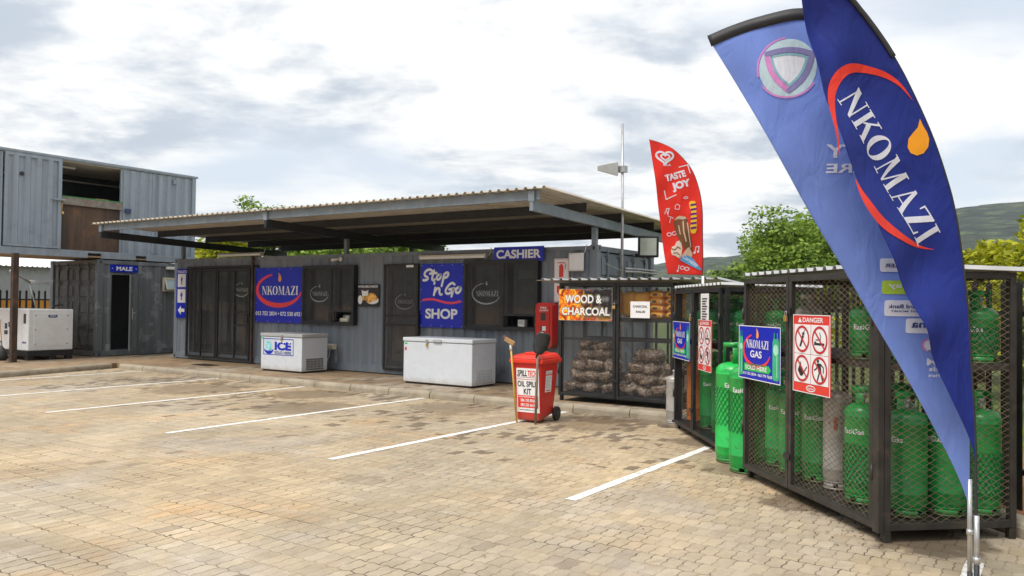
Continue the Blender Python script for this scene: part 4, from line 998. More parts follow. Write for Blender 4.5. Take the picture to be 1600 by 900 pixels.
for a in (-.16,.14): m.rect(a-.003,a+.003,-.45,.42,.001)
m.build('door_seam', GREYTRIM, t_, W=True)
m = MB(); m.tube([(-21.6,11.0,1.385),(-21.6,11.05,1.47),(-21.5,11.15,1.5),(-21.4,11.15,1.49)], .025); m.build('exhaust', BLACK, t_, W=True)
t_ = thing('bag', 'limp black bag with a loop handle on the walkway', 'bag', (-21.75,9.85,.12))
m = MB(); n = 14
for j, (z_, r1, r2) in enumerate(((0,.17,.12),(.10,.20,.14),(.25,.17,.11),(.33,.10,.04),(.36,.07,.02))):
    for i in range(n):
        a = 2*math.pi*i/n; k_ = 1+.12*noise.noise(Vector((math.cos(a)*2,math.sin(a)*2,z_*7))); m.v.append(Vector((-21.75+r1*k_*math.cos(a),9.85+r2*k_*math.sin(a),.122+z_)))
for j in range(4):
    for i in range(n): m._f((j*n+i,j*n+(i+1)%n,(j+1)*n+(i+1)%n,(j+1)*n+i), True)
m._f(tuple(range(n))[::-1]); m._f(tuple(range(4*n,5*n))); m.build('body', RUBBER, t_, W=True)
m = MB(); m.tube([(-21.80,9.85,.47),(-21.80,9.85,.56),(-21.75,9.85,.60),(-21.70,9.85,.56),(-21.70,9.85,.47)], .011, 6); m.build('handle', RUBBER, t_, W=True)
t_ = thing('broom', 'wooden broom leaning on the left of the generator', 'broom', (-21.9,10.05,.12))
m = MB(); m.tube([(-22.55,10.17,1.12),(-21.93,9.98,.26)], .014); m.build('handle', WOODH, t_, W=True)
m = MB(); m.bar((-22.03,9.96,.22),(-21.84,9.96,.24),.06,.05); m.bar((-22.03,9.96,.16),(-21.84,9.96,.18),.05,.10); m.build('head', WOODG, t_, W=True)

# shed, palisade and pipe behind on the left
t_ = thing('shed', 'pale corrugated shed with an orange lower wall far left', 'shed', (-31,13,0))
m = MB(); corr(m, lambda u, o, z: Vector((-30+o,u,z)), 6, 20, 1.60, 2.76, .02, .19); m.build('wall', pm('pale_cladding', (.40,.42,.44), .5, var=.06), t_, W=True)
m = MB(); m.box(-30.12,-30.0,6,20,-.05,1.60); m.build('lower_wall', pm('orange_wall', (.62,.27,.04), .6, var=.08), t_, W=True)
m = MB(); prof = []; yy = 5.8
while yy < 20.2: prof += [(yy,0),(yy+.1,0),(yy+.12,.03),(yy+.15,.03)]; yy += .17
for X_, Z_ in ((-29.75,2.74),(-36,4.0)):
    for (a,hh) in prof: m._v((X_,a,Z_+hh))
k = len(prof)
for i in range(k-1): m._f((i,i+1,k+i+1,k+i))
m.build('roof', pm('white_roof_sheet', (.72,.73,.75), .45), t_, W=True)
m = MB(); m.box(-36,-30.1,6,6.1,-.05,2.7); m.box(-36,-30.1,19.9,20,-.05,2.7); m.box(-36,-35.9,6.1,19.9,-.05,3.9); m.build('side_wall', MATS['pale_cladding'], t_, W=True)
def palisade(label, p, q, z0, ht, step=.17, group=None):
    p = Vector(p); q = Vector(q); L = (q-p).length; u_ = (q-p)/L; n_ = Vector((u_.y,-u_.x,0))
    t_ = thing('palisade_fence', label, 'fence', (p+q)/2)
    k = int(L/step); T = Matrix((u_,(0,0,1),n_)).transposed().to_4x4()
    m = MB()
    for i in range(k+1):
        T.translation = p+u_*(i*step)
        w_ = .032
        m.prism([(-w_,z0),(w_,z0),(w_,z0+ht-.12),(w_*1.2,z0+ht-.06),(w_*.35,z0+ht-.04),(0,z0+ht),(-w_*.35,z0+ht-.04),(-w_*1.2,z0+ht-.06),(-w_,z0+ht-.12)], -.002, .003, T)
    m.build('pales', BLACK, t_, W=True)
    for zr in (z0+ht*.17, z0+ht*.84):
        m = MB(); m.bar(p+Vector((0,0,zr))-n_*.03, q+Vector((0,0,zr))-n_*.03, .045, .045); m.build('rail', BLACK, t_, W=True)
    for i in range(int(L/2.6)+1):
        c_ = p+u_*min(L, i*2.6); m = MB(); m.box(-.03,.03,-.03,.03,-.1,z0+ht-.1); m.M = None
        m.v = [Vector((c_.x,c_.y,0))-n_*.075+v for v in m.v]; m.build('post', BLACK, t_, W=True)
palisade('black spiked palisade fence before the pale shed on the far left', (-27,8,0), (-27,16.5,0), -.05, 1.98, .19)
t_ = thing('pipe_arm', 'thin white bent pipe standing above the generator on the far left', 'pipe', (-25,12.25,0))
m = MB(); m.tube([(-25,12.3,0),(-25,12.25,1.4),(-25,12.06,2.10)], .02); m.build('stand', GALV, t_, W=True)
m = MB(); m.tube([(-25,11.52,2.44),(-25,12.06,2.12)], .035); m.tube([(-25,12.06,2.12),(-25,12.95,2.06)], .018); m.tube([(-25,12.06,2.16),(-25,12.95,2.12)], .012); m.build('arm', GALV, t_, W=True)

# mast, floodlight, conduit
t_ = thing('antenna_mast', 'tall thin grey mast with a wedge antenna behind the wood cage', 'mast', (-6.88,13.9,0))
m = MB(); m.tube([(-6.88,13.9,-.02),(-6.885,13.9,3.0),(-6.90,13.9,5.06)], [.028,.028,.022], 10); m.build('pole', GALV, t_, W=True)
m = MB(); m.bar((-6.99,13.45,2.42),(-6.88,13.9,2.30),.012); m.bar((-6.99,13.9,2.28),(-6.88,13.9,2.28),.03); m.build('bracket', GALV, t_, W=True)
m = MB(); m.hexa([(-6.95,13.83,4.06),(-6.91,13.83,4.06),(-6.91,13.93,4.06),(-6.95,13.93,4.06),(-6.95,13.83,4.31),(-6.91,13.83,4.31),(-6.91,13.93,4.31),(-6.95,13.93,4.31)])
m.v = []; m.f = []; m.mi = []; m.sm = []
T = frame((-6.93,13.83,4.2), (.83,.558,0), (0,0,1))
m.prism([(-.02,-.13),(-.02,.13),(-.40,.05),(-.40,-.03)], -.05, .05, T); m.build('antenna', ALU, t_, W=True, bev=.008)
m = MB(); m.box(-6.96,-6.82,13.85,13.97,4.14,4.26); m.build('clamp', GALV, t_, W=True)
t_ = thing('floodlight', 'black floodlight beside the mast at the container end', 'floodlight', (-6.8,14.75,2.6))
T = frame((-6.72,14.7,2.80), (.90,.44,0), (.04,-.08,1))
m = MB(); m.M = T; m.box(-.20,.20,-.21,.21,-.11,0); m.build('housing', BLACK, t_, W=True, bev=.02)
m = MB(); m.M = T; m.box(-.155,.155,-.165,.165,.0,.012); m.build('glass_front', pm('lamp_glass', (.42,.50,.45), .15, spec=.7), t_, W=True)
m = MB(); m.tube([(-7.02,14.75,2.66),(-6.85,14.78,2.6),(-6.78,14.76,2.7)], .02); m.build('bracket', BLACK, t_, W=True)
t_ = thing('conduit', 'pair of grey conduits running along the container end', 'pipe', (-6.9,14.6,2.3))
for z_ in (2.30,2.355): m = MB(); m.tube([(-6.95,14.15,z_),(-6.93,14.8,z_+.01),(-6.95,15.6,z_)], .022); m.build('tube', GALV, t_, W=True)

# ================================================================== gas cylinders (prototypes are moved to their first place)
def ring_band(mb, r0, r1, z0, z1, a0, a1, n=10):
    """curved strap with thickness"""
    b = len(mb.v)
    for i in range(n+1):
        a = a0+(a1-a0)*i/n
        for (r_, z_) in ((r0,z0),(r1,z0),(r1,z1),(r0,z1)): mb._v((r_*math.cos(a), r_*math.sin(a), z_))
    for i in range(n):
        for j in range(4): mb._f((b+i*4+j, b+i*4+(j+1)%4, b+(i+1)*4+(j+1)%4, b+(i+1)*4+j), j in (1,3))
    mb._f((b,b+1,b+2,b+3)); mb._f((b+n*4+3,b+n*4+2,b+n*4+1,b+n*4))
def make_cylinder(Rr, H, mat, label='x', word=True, net=None, collar=True, diamond=False, ch=.15):
    t_ = thing('gas_cylinder', label, 'gas cylinder')
    hb = H-ch*.86 if collar else H-.05
    m = MB(); dm = Rr*.62
    pr_ = [(0,.03),(Rr*.6,.032),(Rr*.9,.05),(Rr,.095),(Rr,.16),(Rr*1.012,.163),(Rr*1.012,.175),(Rr,.178)]
    zt = hb-dm*.86
    pr_ += [(Rr,zt-.035),(Rr*1.012,zt-.032),(Rr*1.012,zt-.02),(Rr,zt-.017),(Rr,zt)]
    for k in range(1, 9): a = k/8*math.pi/2*.93; pr_.append((Rr*math.cos(a)**.8, zt+dm*.86*math.sin(a)))
    pr_.append((0, hb)); m.lathe(pr_, 32); m.build('body', mat, t_)
    m = MB()
    for k in range(4): ring_band(m, Rr*.90, Rr*.93, 0.0, .058, k*math.pi/2+.16, k*math.pi/2+math.pi/2-.16)
    ring_band(m, Rr*.86, Rr*.96, 0.0, .014, 0, 2*math.pi, 32)
    ring_band(m, Rr*.88, Rr*.94, .05, .075, 0, 2*math.pi, 32); m.build('foot_ring', mat, t_)
    if collar:
        m = MB(); rc = Rr*.58
        for k in range(3):
            a = k*2*math.pi/3+.35
            ring_band(m, rc-.004, rc, hb-.055, hb+ch*.86-.02, a, a+.75)
        ring_band(m, rc-.006, rc+.003, hb+ch*.86-.045, hb+ch*.86, .3, .3+2*math.pi*.86, 30)
        m.build('collar', mat, t_)
    m = MB(); m.tube([(0,0,hb-.02),(0,0,hb+.05)], .017, 10); m.tube([(-.0,-.035,hb+.045),(0,.03,hb+.045)], .012, 8); m.lathe([(0,.05),(.026,.05),(.03,.06),(.026,.075),(0,.075)], 10, (0,0,hb)); m.build('valve', BRASS if Rr > .15 else ALU, t_)
    if word:
        vs, fs, asp = TEXTS[('EasiGas', B, 0.0, 1.0)]; hh = .042 if Rr < .16 else .05; w_ = hh*asp
        m = MB(); zc = zt-.14 if H > .7 else zt-.10
        m.mesh([((Rr+.0025)*math.sin(p[0]*w_/Rr), -(Rr+.0025)*math.cos(p[0]*w_/Rr), zc+p[1]*hh) for p in vs], fs)
        m.build('lettering', pm('worn_white_print', (.60,.63,.60), .5, var=.25, scale=40), t_)
    if diamond:
        m = MB(); zc = zt-.20; s_ = .062; g_ = []
        for (a, b) in ((0,s_),(s_,0),(0,-s_),(-s_,0)): g_.append(((Rr+.003)*math.sin(a/Rr), -(Rr+.003)*math.cos(a/Rr), zc+b))
        c_ = (0, -(Rr+.003), zc); m.mesh([c_]+g_, [(0,2,1),(0,3,2),(0,4,3),(0,1,4)]); m.build('hazard_label', pm('faded_label', (.36,.08,.06), .6, var=.5, scale=30), t_)
    if net:
        m = MB(); n = 24; z0, z1 = net; L = z1-z0; turns = L/(2*math.pi*Rr)*.62
        for sg in (1,-1):
            for k in range(n):
                pts = []
                for q in range(19):
                    f = q/18; a = 2*math.pi*(k/n+sg*turns*f); rr = Rr+.004+.0012*sg; pts.append((rr*math.cos(a), rr*math.sin(a), z0+L*f))
                m.tube(pts, .0030, 4, False, False)
        m.build('net_sleeve', GASNET, t_)
    return t_
used_proto = {}
def put_cyl(key, proto, loc, rz, label, group, tilt=None):
    if key not in used_proto: used_proto[key] = 1; c = proto
    else: c = copy_tree(proto)
    place(c, loc, rz, tilt); c['label'] = label; c['group'] = group; return c
P = {'mid': make_cylinder(.138,.90,GAS), 'net': make_cylinder(.138,.90,GAS,net=(.12,.46)), 'small': make_cylinder(.125,.54,GAS,ch=.14), 'smallnet': make_cylinder(.125,.54,GAS,net=(.09,.27),ch=.14),
     'tall': make_cylinder(.187,1.27,GASBRIGHT,net=(.40,.80),ch=.24), 'silver': make_cylinder(.112,.86,SILVER,word=False,diamond=True,collar=False),
     'silversmall': make_cylinder(.115,.52,SILVER,word=False,ch=.12), 'orange': make_cylinder(.115,.98,CYLORANGE,word=False,ch=.2), 'lone': make_cylinder(.112,.70,SILVER,word=False,collar=False)}
NA_, ND, NE = Vector((-2.60,8.02,0)), dN, eN
def nloc(x, y, z): return NA_+ND*x+NE*y+Vector((0,0,z))
g1 = 'gas cylinders inside the near cage'
for key, x, y, z, dr, lab in (
    ('mid',2.08,.30,.152,.8,'green gas cylinder just right of the thick corner post, bottom row of the near cage'),
    ('mid',2.08,.615,.152,.75,'green gas cylinder partly behind the blue flags, bottom row of the near cage'),
    ('net',2.08,.90,.152,.8,'green netted gas cylinder right of the flag pole, bottom row of the near cage'),
    ('net',1.69,.19,.152,.55,'green netted gas cylinder between the silver cylinder and the corner post'),
    ('silver',1.21,.25,.152,.1,'worn silver cylinder with faded red diamond label inside the near cage'),
    ('mid',.90,.25,.152,.3,'green gas cylinder directly left of the worn silver one in the near cage'),
    ('mid',.54,.21,.152,.3,'green gas cylinder below the gas sign, close to the door edge'),
    ('mid',.21,.24,.152,.2,'green gas cylinder below the gas sign, leftmost on the near cage floor'),
    ('mid',1.50,.62,.152,.2,'green gas cylinder in the back row behind the netted one'),
    ('small',1.70,.21,1.262,.1,'small green gas cylinder on the upper shelf right of the danger sign'),
    ('small',2.10,.24,1.262,.6,'small green gas cylinder on the upper shelf behind the left flag edge'),
    ('small',2.10,.55,1.262,.6,'small green gas cylinder on the upper shelf hidden by the flags'),
    ('smallnet',2.09,.88,1.262,.5,'small green netted gas cylinder on the upper shelf right of the flags'),
    ('small',.45,.30,1.262,.1,'small green gas cylinder on the upper shelf above the gas sign'),
    ('silversmall',.78,.22,1.262,.1,'small grey domed cylinder on the upper shelf beside the padlock'),
    ('small',1.25,.55,1.262,.1,'small green gas cylinder on the upper shelf behind the danger sign')):
    p = nloc(x, y, z); put_cyl(key, P[key], p, math.atan2(-p.x, p.y)-dr, lab, g1)
FA, FD, FE = Vector((-4.40,10.60,0)), Vector((.594,-.805,0)), Vector((.805,.594,0))
def floc(x, y, z): return FA+FD*x+FE*y+Vector((0,0,z))
g2 = 'gas cylinders inside the far cage'
for key, x, y, z, dr, lab in (
    ('orange',.19,.20,.142,0,'tall orange cylinder in the far cage under the gas sign'),
    ('mid',.15,.52,.142,0,'green gas cylinder behind the orange one in the far cage'),
    ('mid',.95,.19,.142,.1,'green gas cylinder under the danger sign of the far cage'),
    ('mid',1.35,.22,.142,.1,'green gas cylinder right of the danger sign on the far cage floor'),
    ('mid',1.75,.30,.142,.1,'green gas cylinder at the right end of the far cage floor'),
    ('small',.55,.24,1.212,0,'small green gas cylinder on the far cage shelf near the padlock'),
    ('small',1.05,.24,1.212,0,'small green gas cylinder on the far cage shelf above the danger sign'),
    ('small',1.50,.3,1.212,0,'small green gas cylinder on the far cage shelf by the taped paper'),
    ('small',1.98,.28,1.212,.2,'small green gas cylinder at the front of the far cage end panel, upper shelf'),
    ('small',1.98,.62,1.212,.2,'small green gas cylinder at the back of the far cage end panel, upper shelf')):
    p = floc(x, y, z); put_cyl(key, P[key], p, math.atan2(-p.x, p.y)-dr, lab, g2)
g3 = 'tall green cylinders outside the cages'
for (x, y, dr, lab) in ((-2.67,8.27,.35,'tall bright green cylinder standing against the near cage end'),(-2.97,8.70,-.05,'tall bright green cylinder standing behind the other, nearer the far cage')):
    put_cyl('tall', P['tall'], (x,y,.004), math.atan2(-x, y)-dr, lab, g3)
put_cyl('lone', P['lone'], (-4.50,10.74,.05), .3, 'short silver cylinder standing alone on a plank left of the far cage', 'loose cylinders')
t_ = thing('plank', 'wooden plank under the lone silver cylinder', 'plank', (-4.5,10.72,.004)); m = MB(); m.box(-4.68,-4.32,10.58,10.72,.004,.048); m.build('board', WOODG, t_, W=True, bev=.004); m = MB(); m.box(-4.66,-4.30,10.735,10.87,.004,.046); m.build('board', WOODG, t_, W=True, bev=.004)

# ================================================================== cages
def cage(name, label, o, ux, L, Wd, zb, zt, split, shelf, mat, mmat, lw, sh, strand, solid_left=False, roofmat=ROOFW, front_off=.0, roof=True):
    ux = Vector(ux).normalized(); uy = Vector((-ux.y, ux.x, 0))
    M = Matrix((ux, uy, (0,0,1))).transposed().to_4x4(); M.translation = Vector(o)
    t_ = thing(name, label, 'cage', M=M)
    b = .05
    fr = MB()
    for (x_, y_) in ((0,0),(L-b,0),(0,Wd-b),(L-b,Wd-b)): fr.box(x_,x_+b,y_,y_+b,zb,zt)
    for y_ in (0, Wd-b): fr.box(b,L-b,y_,y_+b,zt-b,zt); fr.box(b,L-b,y_,y_+b,zb,zb+b)
    for x_ in (0, L-b): fr.box(x_,x_+b,b,Wd-b,zt-b,zt); fr.box(x_,x_+b,b,Wd-b,zb,zb+b)
    fr.build('frame', mat, t_, bev=.003)
    for (x_, y_) in ((0.003,0.003),(L-b-.003,0.003),(0.003,Wd-b-.003),(L-b-.003,Wd-b-.003)):
        m = MB(); m.box(x_,x_+b,y_,y_+b,-.0 if o[2] == 0 else 0,zb-.001); m.build('leg', mat, t_, bev=.003)
    m = MB(); m.box(b,L-b,b,Wd-b,zb+.045,zb+.058); m.build('floor_plate', mat, t_)
    if shelf:
        m = MB(); m.box(.01,L-.01,.012,.05,shelf-.045,shelf); m.box(.01,L-.01,Wd-.05,Wd-.012,shelf-.045,shelf); m.box(L-.05,L-.012,.05,Wd-.05,shelf-.045,shelf); m.box(.012,.05,.05,Wd-.05,shelf-.045,shelf)
        q = .12
        while q < Wd-.08: m.box(.05,L-.05,q,q+.035,shelf-.02,shelf+.002); q += .085
        m.build('shelf', mat, t_)
    # fixed mesh: ends and back
    m = MB(); T = Matrix(((0,1,0,0),(1,0,0,0),(0,0,1,0),(0,0,0,1)))
    Te = frame((L-.012,0,0), (0,1,0), (0,0,1)); mesh_strands(m, Te, b, Wd-b, zb+b, zt-b, lw, sh, strand, strand*.45); m.build('end_mesh', mmat, t_)
    m = MB()
    if solid_left: m.box(.012,.016,b,Wd-b,zb+b,zt-b); m.build('end_sheet', pm('rusted_sheet', (.06,.042,.03), .7, var=.4, scale=4, dirt=(.14,.07,.03), dscale=3, damt=.6), t_)
    else: mesh_strands(m, frame((.012,0,0), (0,1,0), (0,0,1)), b, Wd-b, zb+b, zt-b, lw, sh, strand, strand*.45); m.build('end_mesh', mmat, t_)
    m = MB(); mesh_strands(m, frame((0,Wd-.012,0), (1,0,0), (0,0,1)), b, L-b, zb+b, zt-b, lw, sh, strand, strand*.45); m.build('back_mesh', mmat, t_)
    # doors, hung 4 mm in front of the frame
    for (xa, xb) in ((.004, split-.006), (split+.006, L-.075)):
        d_ = MB(); y0, y1 = -.046, -.006
        for (p_,q_,c_,e_) in ((xa,xb,zt-.052,zt-.004),(xa,xb,zb+.004,zb+.052),(xa,xa+.045,zb+.052,zt-.052),(xb-.045,xb,zb+.052,zt-.052)): d_.box(p_,q_,y0,y1,c_,e_)
        dd = d_.build('door', mat, t_, bev=.003)
        g_ = MB(); mesh_strands(g_, frame((0,-.012,0), (1,0,0), (0,0,1)), xa+.04, xb-.04, zb+.048, zt-.048, lw, sh, strand, strand*.45); g_.build('mesh_panel', mmat, dd)
        for z_ in (zb+.35, zt-.4):
            hx = xa-.0 if xa < split-.1 and xa < .1 else xb
            h_ = MB(); h_.tube([(hx,-.05,z_),(hx,-.05,z_+.11)], .012, 8); h_.build('hinge', mat, dd)
    m = MB(); m.box(split-.055,split+.06,-.066,-.047,zt-.34,zt-.28); m.box(split-.05,split+.055,-.064,-.047,zb+.26,zb+.31); m.build('latch', BLACK, t_, bev=.004)
    if roof:
        m = MB(); prof = []; xx = -.06
        while xx < L+.02: prof += [(xx,0),(xx+.075,0),(xx+.09,.03),(xx+.125,.03),(xx+.14,0)]; xx += .15
        k = len(prof)
        for (y_, dz) in ((-.06,.0),(Wd+.08,-.02)):
            for (a, hh) in prof: m._v((a, y_, zt+.006+hh+dz+.02))
        for i in range(k-1): m._f((i,i+1,k+i+1,k+i))
        r_ = m.build('roof', roofmat, t_); md = r_.modifiers.new('t','SOLIDIFY'); md.thickness = .002
    return t_, M
def padlock(label, M, x, y, z):
    t_ = thing('padlock', label, 'padlock', M=M @ Matrix.Translation((x,y,z)))
    m = MB(); m.box(-.024,.024,-.011,.011,-.05,0); m.build('body', BRASS, t_, bev=.005)
    m = MB(); m.tube([(-.015,0,-.002),(-.015,0,.03),(-.008,0,.042),(.008,0,.042),(.015,0,.03),(.015,0,-.002)], .004, 6); m.build('shackle', STEEL, t_)
near, NM = cage('gas_cage', 'worn black mesh cage full of green gas cylinders, nearest the flags', (-2.60,8.02,0), dN, 2.27, 1.04, .085, 1.935, .925, 1.262, CAGE, CAGEMESH, .088, .047, .0035)
far, FM = cage('gas_cage', 'farther black mesh gas cage beside the wood cage', (-4.40,10.60,0), FD, 2.15, 1.0, .075, 1.875, .93, 1.212, BLACK, BLACK, .07, .042, .0034)
padlock('brass padlock on the near gas cage doors', NM, .93, -.075, 1.585)
padlock('brass padlock on the far gas cage doors', FM, .93, -.075, 1.52)
def post_near():
    m = MB(); m.box(2.20,2.274,-.05,-.004,.07,1.935); m.build('door_post', CAGE, near, bev=.004)
post_near()

def gas_sign(label, M, x0, x1, z0, z1, y=-.062):
    ux = M.to_3x3() @ Vector((1,0,0)); o = M @ Vector(((x0+x1)/2, y, (z0+z1)/2))
    s_ = sign('gas_sign', label, o, ux, x1-x0, z1-z0, SIGNBLUE, .006); w, h, t = x1-x0, z1-z0, .009
    m = MB()
    for (a,b,c,e) in ((-.5,.5,.485,.5),(-.5,.5,-.5,-.485),(-.5,-.488,-.485,.485),(.488,.5,-.485,.485)): m.rect(a*w,b*w,c*h,e*h,t-.0015)
    part(m, 'border', SIGNWHITE, s_)
    m = MB(); crescent(m, -.045*w, .05*h, .325*w, .30*h, 112, 345, .05*w, t); part(m, 'crescent', ARCRED, s_)
    m = MB(); m.poly(drop_pts(-.03*w, .34*h, .062*w), t); part(m, 'drop', ORANGE, s_)
    m = MB(); word_serif(m, 'NKOMAZI', -.03*w, .165*h, .54*w, .15*h, t+.001); m.text('GAS', -.06*w, -.02*h, w=.28*w, h=.13*h, z=t+.001); m.text('SOLD HERE', -.06*w, -.275*h, w=.52*w, h=.082*h, z=t+.002); m.text('013 752 2834 \u2022 063 779 7638', -.03*w, -.395*h, w=.70*w, h=.052*h, z=t+.001); part(m, 'lettering', SIGNWHITE, s_)
    m = MB(); m.poly([(-.36*w,-.345*h),(-.36*w,-.205*h),(.24*w,-.205*h),(.30*w,-.275*h),(.24*w,-.345*h)], t); part(m, 'banner', LGREEN, s_)
    for cx in (-.435*w, .40*w):
        m = MB(); m2 = MB()
        r_ = .045*w if cx < 0 else .072*w
        pts = [(cx-r_,-.40*h),(cx-r_*.7,-.44*h),(cx+r_*.7,-.44*h),(cx+r_,-.40*h),(cx+r_,.24*h),(cx+r_*.7,.295*h),(cx-r_*.7,.295*h),(cx-r_,.24*h)]
        m.poly(pts, t); m.rect(cx-r_*.6, cx-r_*.35, .29*h, .40*h, t+.0003); m.rect(cx+r_*.35, cx+r_*.6, .29*h, .40*h, t+.0003)
        m2.disc(cx, .1*h, r_*.8, r_*.8, z=t+.0006); m2.rect(cx+r_*.25, cx+r_*.45, -.38*h, .0*h, t+.0005)
        part(m, 'cylinder_print', pm('print_green', (.04,.42,.20), .4, var=.1), s_); part(m2, 'highlight', pm('print_pale', (.35,.72,.55), .4), s_)
    return s_
gas_sign('blue gas sign on the near cage, over two green cylinders', NM, -.045, .83, .97, 1.48)
gas_sign('blue gas sign on the far cage, next to the firewood cage', FM, .01, .89, .965, 1.455)
def danger_sign(label, M, x0, x1, z0, z1, y=-.062):
    ux = M.to_3x3() @ Vector((1,0,0)); o = M @ Vector(((x0+x1)/2, y, (z0+z1)/2))
    s_ = sign('danger_sign', label, o, ux, x1-x0, z1-z0, SIGNRED, .006); w, h, t = x1-x0, z1-z0, .009
    m = MB(); m.rect(-.46*w,-.005*w,.0,.375*h,t); m.rect(.005*w,.46*w,.0,.375*h,t); m.rect(-.46*w,-.005*w,-.375*h,-.006*h,t); m.rect(.005*w,.46*w,-.375*h,-.006*h,t)
    for (a,b,c,e) in ((-.5,.5,.49,.5),(-.5,.5,-.5,-.49),(-.5,-.485,-.49,.49),(.485,.5,-.49,.49)): m.rect(a*w,b*w,c*h,e*h,t)
    m.poly([(-.36*w,.40*h),(-.25*w,.40*h),(-.305*w,.468*h)], t); m.text('DANGER', .05*w, .434*h, w=.55*w, h=.062*h, z=t)
    m.arc(0, -.435*h, .12*w, .035*h, 0, 2*math.pi, .014*w, t, 24); m.text('EasiGas', 0, -.435*h, w=.17*w, h=.026*h, z=t)
    part(m, 'panels', SIGNWHITE, s_)
    m = MB(); k = MB()
    for (cx, cy, kind) in ((-.235*w,.188*h,0),(.235*w,.188*h,1),(-.235*w,-.19*h,2),(.235*w,-.19*h,3)):
        rx, ry = .185*w, .158*h; m = MB()
        m.arc(cx, cy, rx, ry, 0, 2*math.pi, .032*w, t+.003, 32); m.bar((cx-rx*.7,cy+ry*.7,t+.003),(cx+rx*.7,cy-ry*.7,t+.003),.028*w,.0005); part(m, 'prohibition_ring', DEEPRED, s_)
        z = t+.0015
        if kind == 0: k.poly([(cx-.08*w,cy-.10*h),(cx-.03*w,cy-.10*h),(cx+.05*w,cy+.04*h),(cx+.0*w,cy+.05*h)], z); k.rect(cx+.0*w,cx+.06*w,cy+.05*h,cy+.085*h,z); k.stroke([(cx+.04*w,cy+.08*h),(cx+.08*w,cy+.12*h)], .012*w, z)
        elif kind == 1: k.rect(cx-.13*w,cx+.12*w,cy-.065*h,cy-.035*h,z); k.rect(cx-.14*w,cx-.09*w,cy-.065*h,cy-.02*h,z+.0002); k.stroke([(cx-.1*w,cy-.0*h),(cx+.02*w,cy+.005*h),(cx+.03*w,cy+.05*h),(cx+.0*w,cy+.09*h)], .014*w, z)
        elif kind == 2: k.poly([(cx-.05*w,cy-.10*h),(cx-.12*w,cy-.03*h),(cx-.08*w,cy+.03*h),(cx-.04*w,cy+.09*h),(cx-.02*w,cy+.02*h),(cx+.03*w,cy-.04*h),(cx+.01*w,cy-.10*h)], z); k.stroke([(cx,cy-.09*h),(cx+.13*w,cy+.02*h)], .022*w, z)
        else:
            k.disc(cx-.04*w, cy+.115*h, .03*w, .02*h, z=z); k.poly([(cx-.06*w,cy+.09*h),(cx+.03*w,cy+.09*h),(cx+.05*w,cy-.02*h),(cx-.03*w,cy-.02*h)], z)
            k.stroke([(cx-.0*w,cy-.02*h),(cx-.05*w,cy-.12*h)], .03*w, z); k.stroke([(cx+.03*w,cy-.02*h),(cx+.08*w,cy-.12*h)], .03*w, z); k.stroke([(cx+.03*w,cy+.08*h),(cx+.1*w,cy+.04*h),(cx+.1*w,cy-.02*h)], .022*w, z); k.stroke([(cx-.05*w,cy+.08*h),(cx-.08*w,cy+.02*h),(cx-.13*w,cy-.0*h)], .022*w, z)
    part(k, 'pictograms', INK, s_)
danger_sign('danger sign with four pictograms on the near cage full of cylinders', NM, 1.06, 1.66, .955, 1.60)
danger_sign('danger sign on the far cage below a taped paper notice', FM, 1.30, 1.85, .90, 1.50)
s_ = sign('notice_paper', 'white printed notice taped high on the far cage', FM @ Vector((1.52,-.055,1.63)), FD, .34, .36, SIGNWHITE, .002, cat='notice')
m = MB()
for k in range(9): m.rect(-.11, .11-.03*(k % 3), .11-.03*k, .126-.03*k, .0045)
part(m, 'print', INK, s_)

# wood cage
wood, WM = cage('wood_cage', 'black mesh cage of firewood and charcoal under a small tin roof', (-6.79,11.50,.12), (1,0,0), 2.04, .80, .085, 1.89, 1.02, 1.33, BLACK, DARKMESH, .05, .033, .0032, roof=False)
m = MB(); prof = []; xx = -.36
while xx < 2.6: prof += [(xx,0),(xx+.09,0),(xx+.108,.034),(xx+.142,.034),(xx+.16,0)]; xx += .17
k = len(prof)
for (y_, dz) in ((-.17,.025),(1.0,-.03)):
    for (a, hh) in prof: m._v((a, y_, 1.905+hh+dz))
for i in range(k-1): m._f((i,i+1,k+i+1,k+i))
r_ = m.build('roof', ROOFW, wood); md = r_.modifiers.new('t','SOLIDIFY'); md.thickness = .003
m = MB(); m.box(.052,1.99,-.003,.022,.98,1.02); m.box(.052,1.99,.745,.785,.98,1.02)
for q in (.35,.62,1.15,1.32,1.52,1.78): m.box(q,q+.03,.75,.78,.13,1.83)
m.build('cross_rail', BLACK, wood)
padlock('brass padlock on the wood cage doors', WM, 1.0, -.075, 1.53)
flm, g, p = newmat('fire_print')
oc = g.n('ShaderNodeTexCoord').outputs['Object']; X, Y, Z = g.sep(oc)
n1 = g.noise(g.vscale(oc, (1,.8,1)), 7, 6, .6, 1.2); n2 = g.noise(oc, 14, 5, .6, .6)
rp = g.n('ShaderNodeValToRGB'); g.set(rp.inputs[0], n1); el = rp.color_ramp.elements; el[0].position = .36; el[0].color = (.05,.006,.002,1); el[1].position = .66; el[1].color = (.95,.75,.12,1)
for q, c_ in ((.44,(.55,.05,.005,1)),(.52,(.85,.22,.01,1)),(.59,(.92,.48,.02,1))): e_ = el.new(q); e_.color = c_
vo = g.n('ShaderNodeTexVoronoi'); g.set(vo.inputs['Vector'], oc); vo.inputs['Scale'].default_value = 9
coal = g.mix(g.ramp(vo.outputs[0], .05, .6), (.16,.165,.18), (.012,.012,.014)); coal = g.mix(g.ramp(n2, .62, .70), coal, (.75,.07,.02))
f = g.ramp(g.math('ADD', X, g.math('MULTIPLY', g.math('SUBTRACT', n2, .5), .5)), -.16, .02)
f = g.math('MULTIPLY', f, g.ramp(g.math('ADD', Y, g.math('MULTIPLY', n1, .3)), -.16, .02))
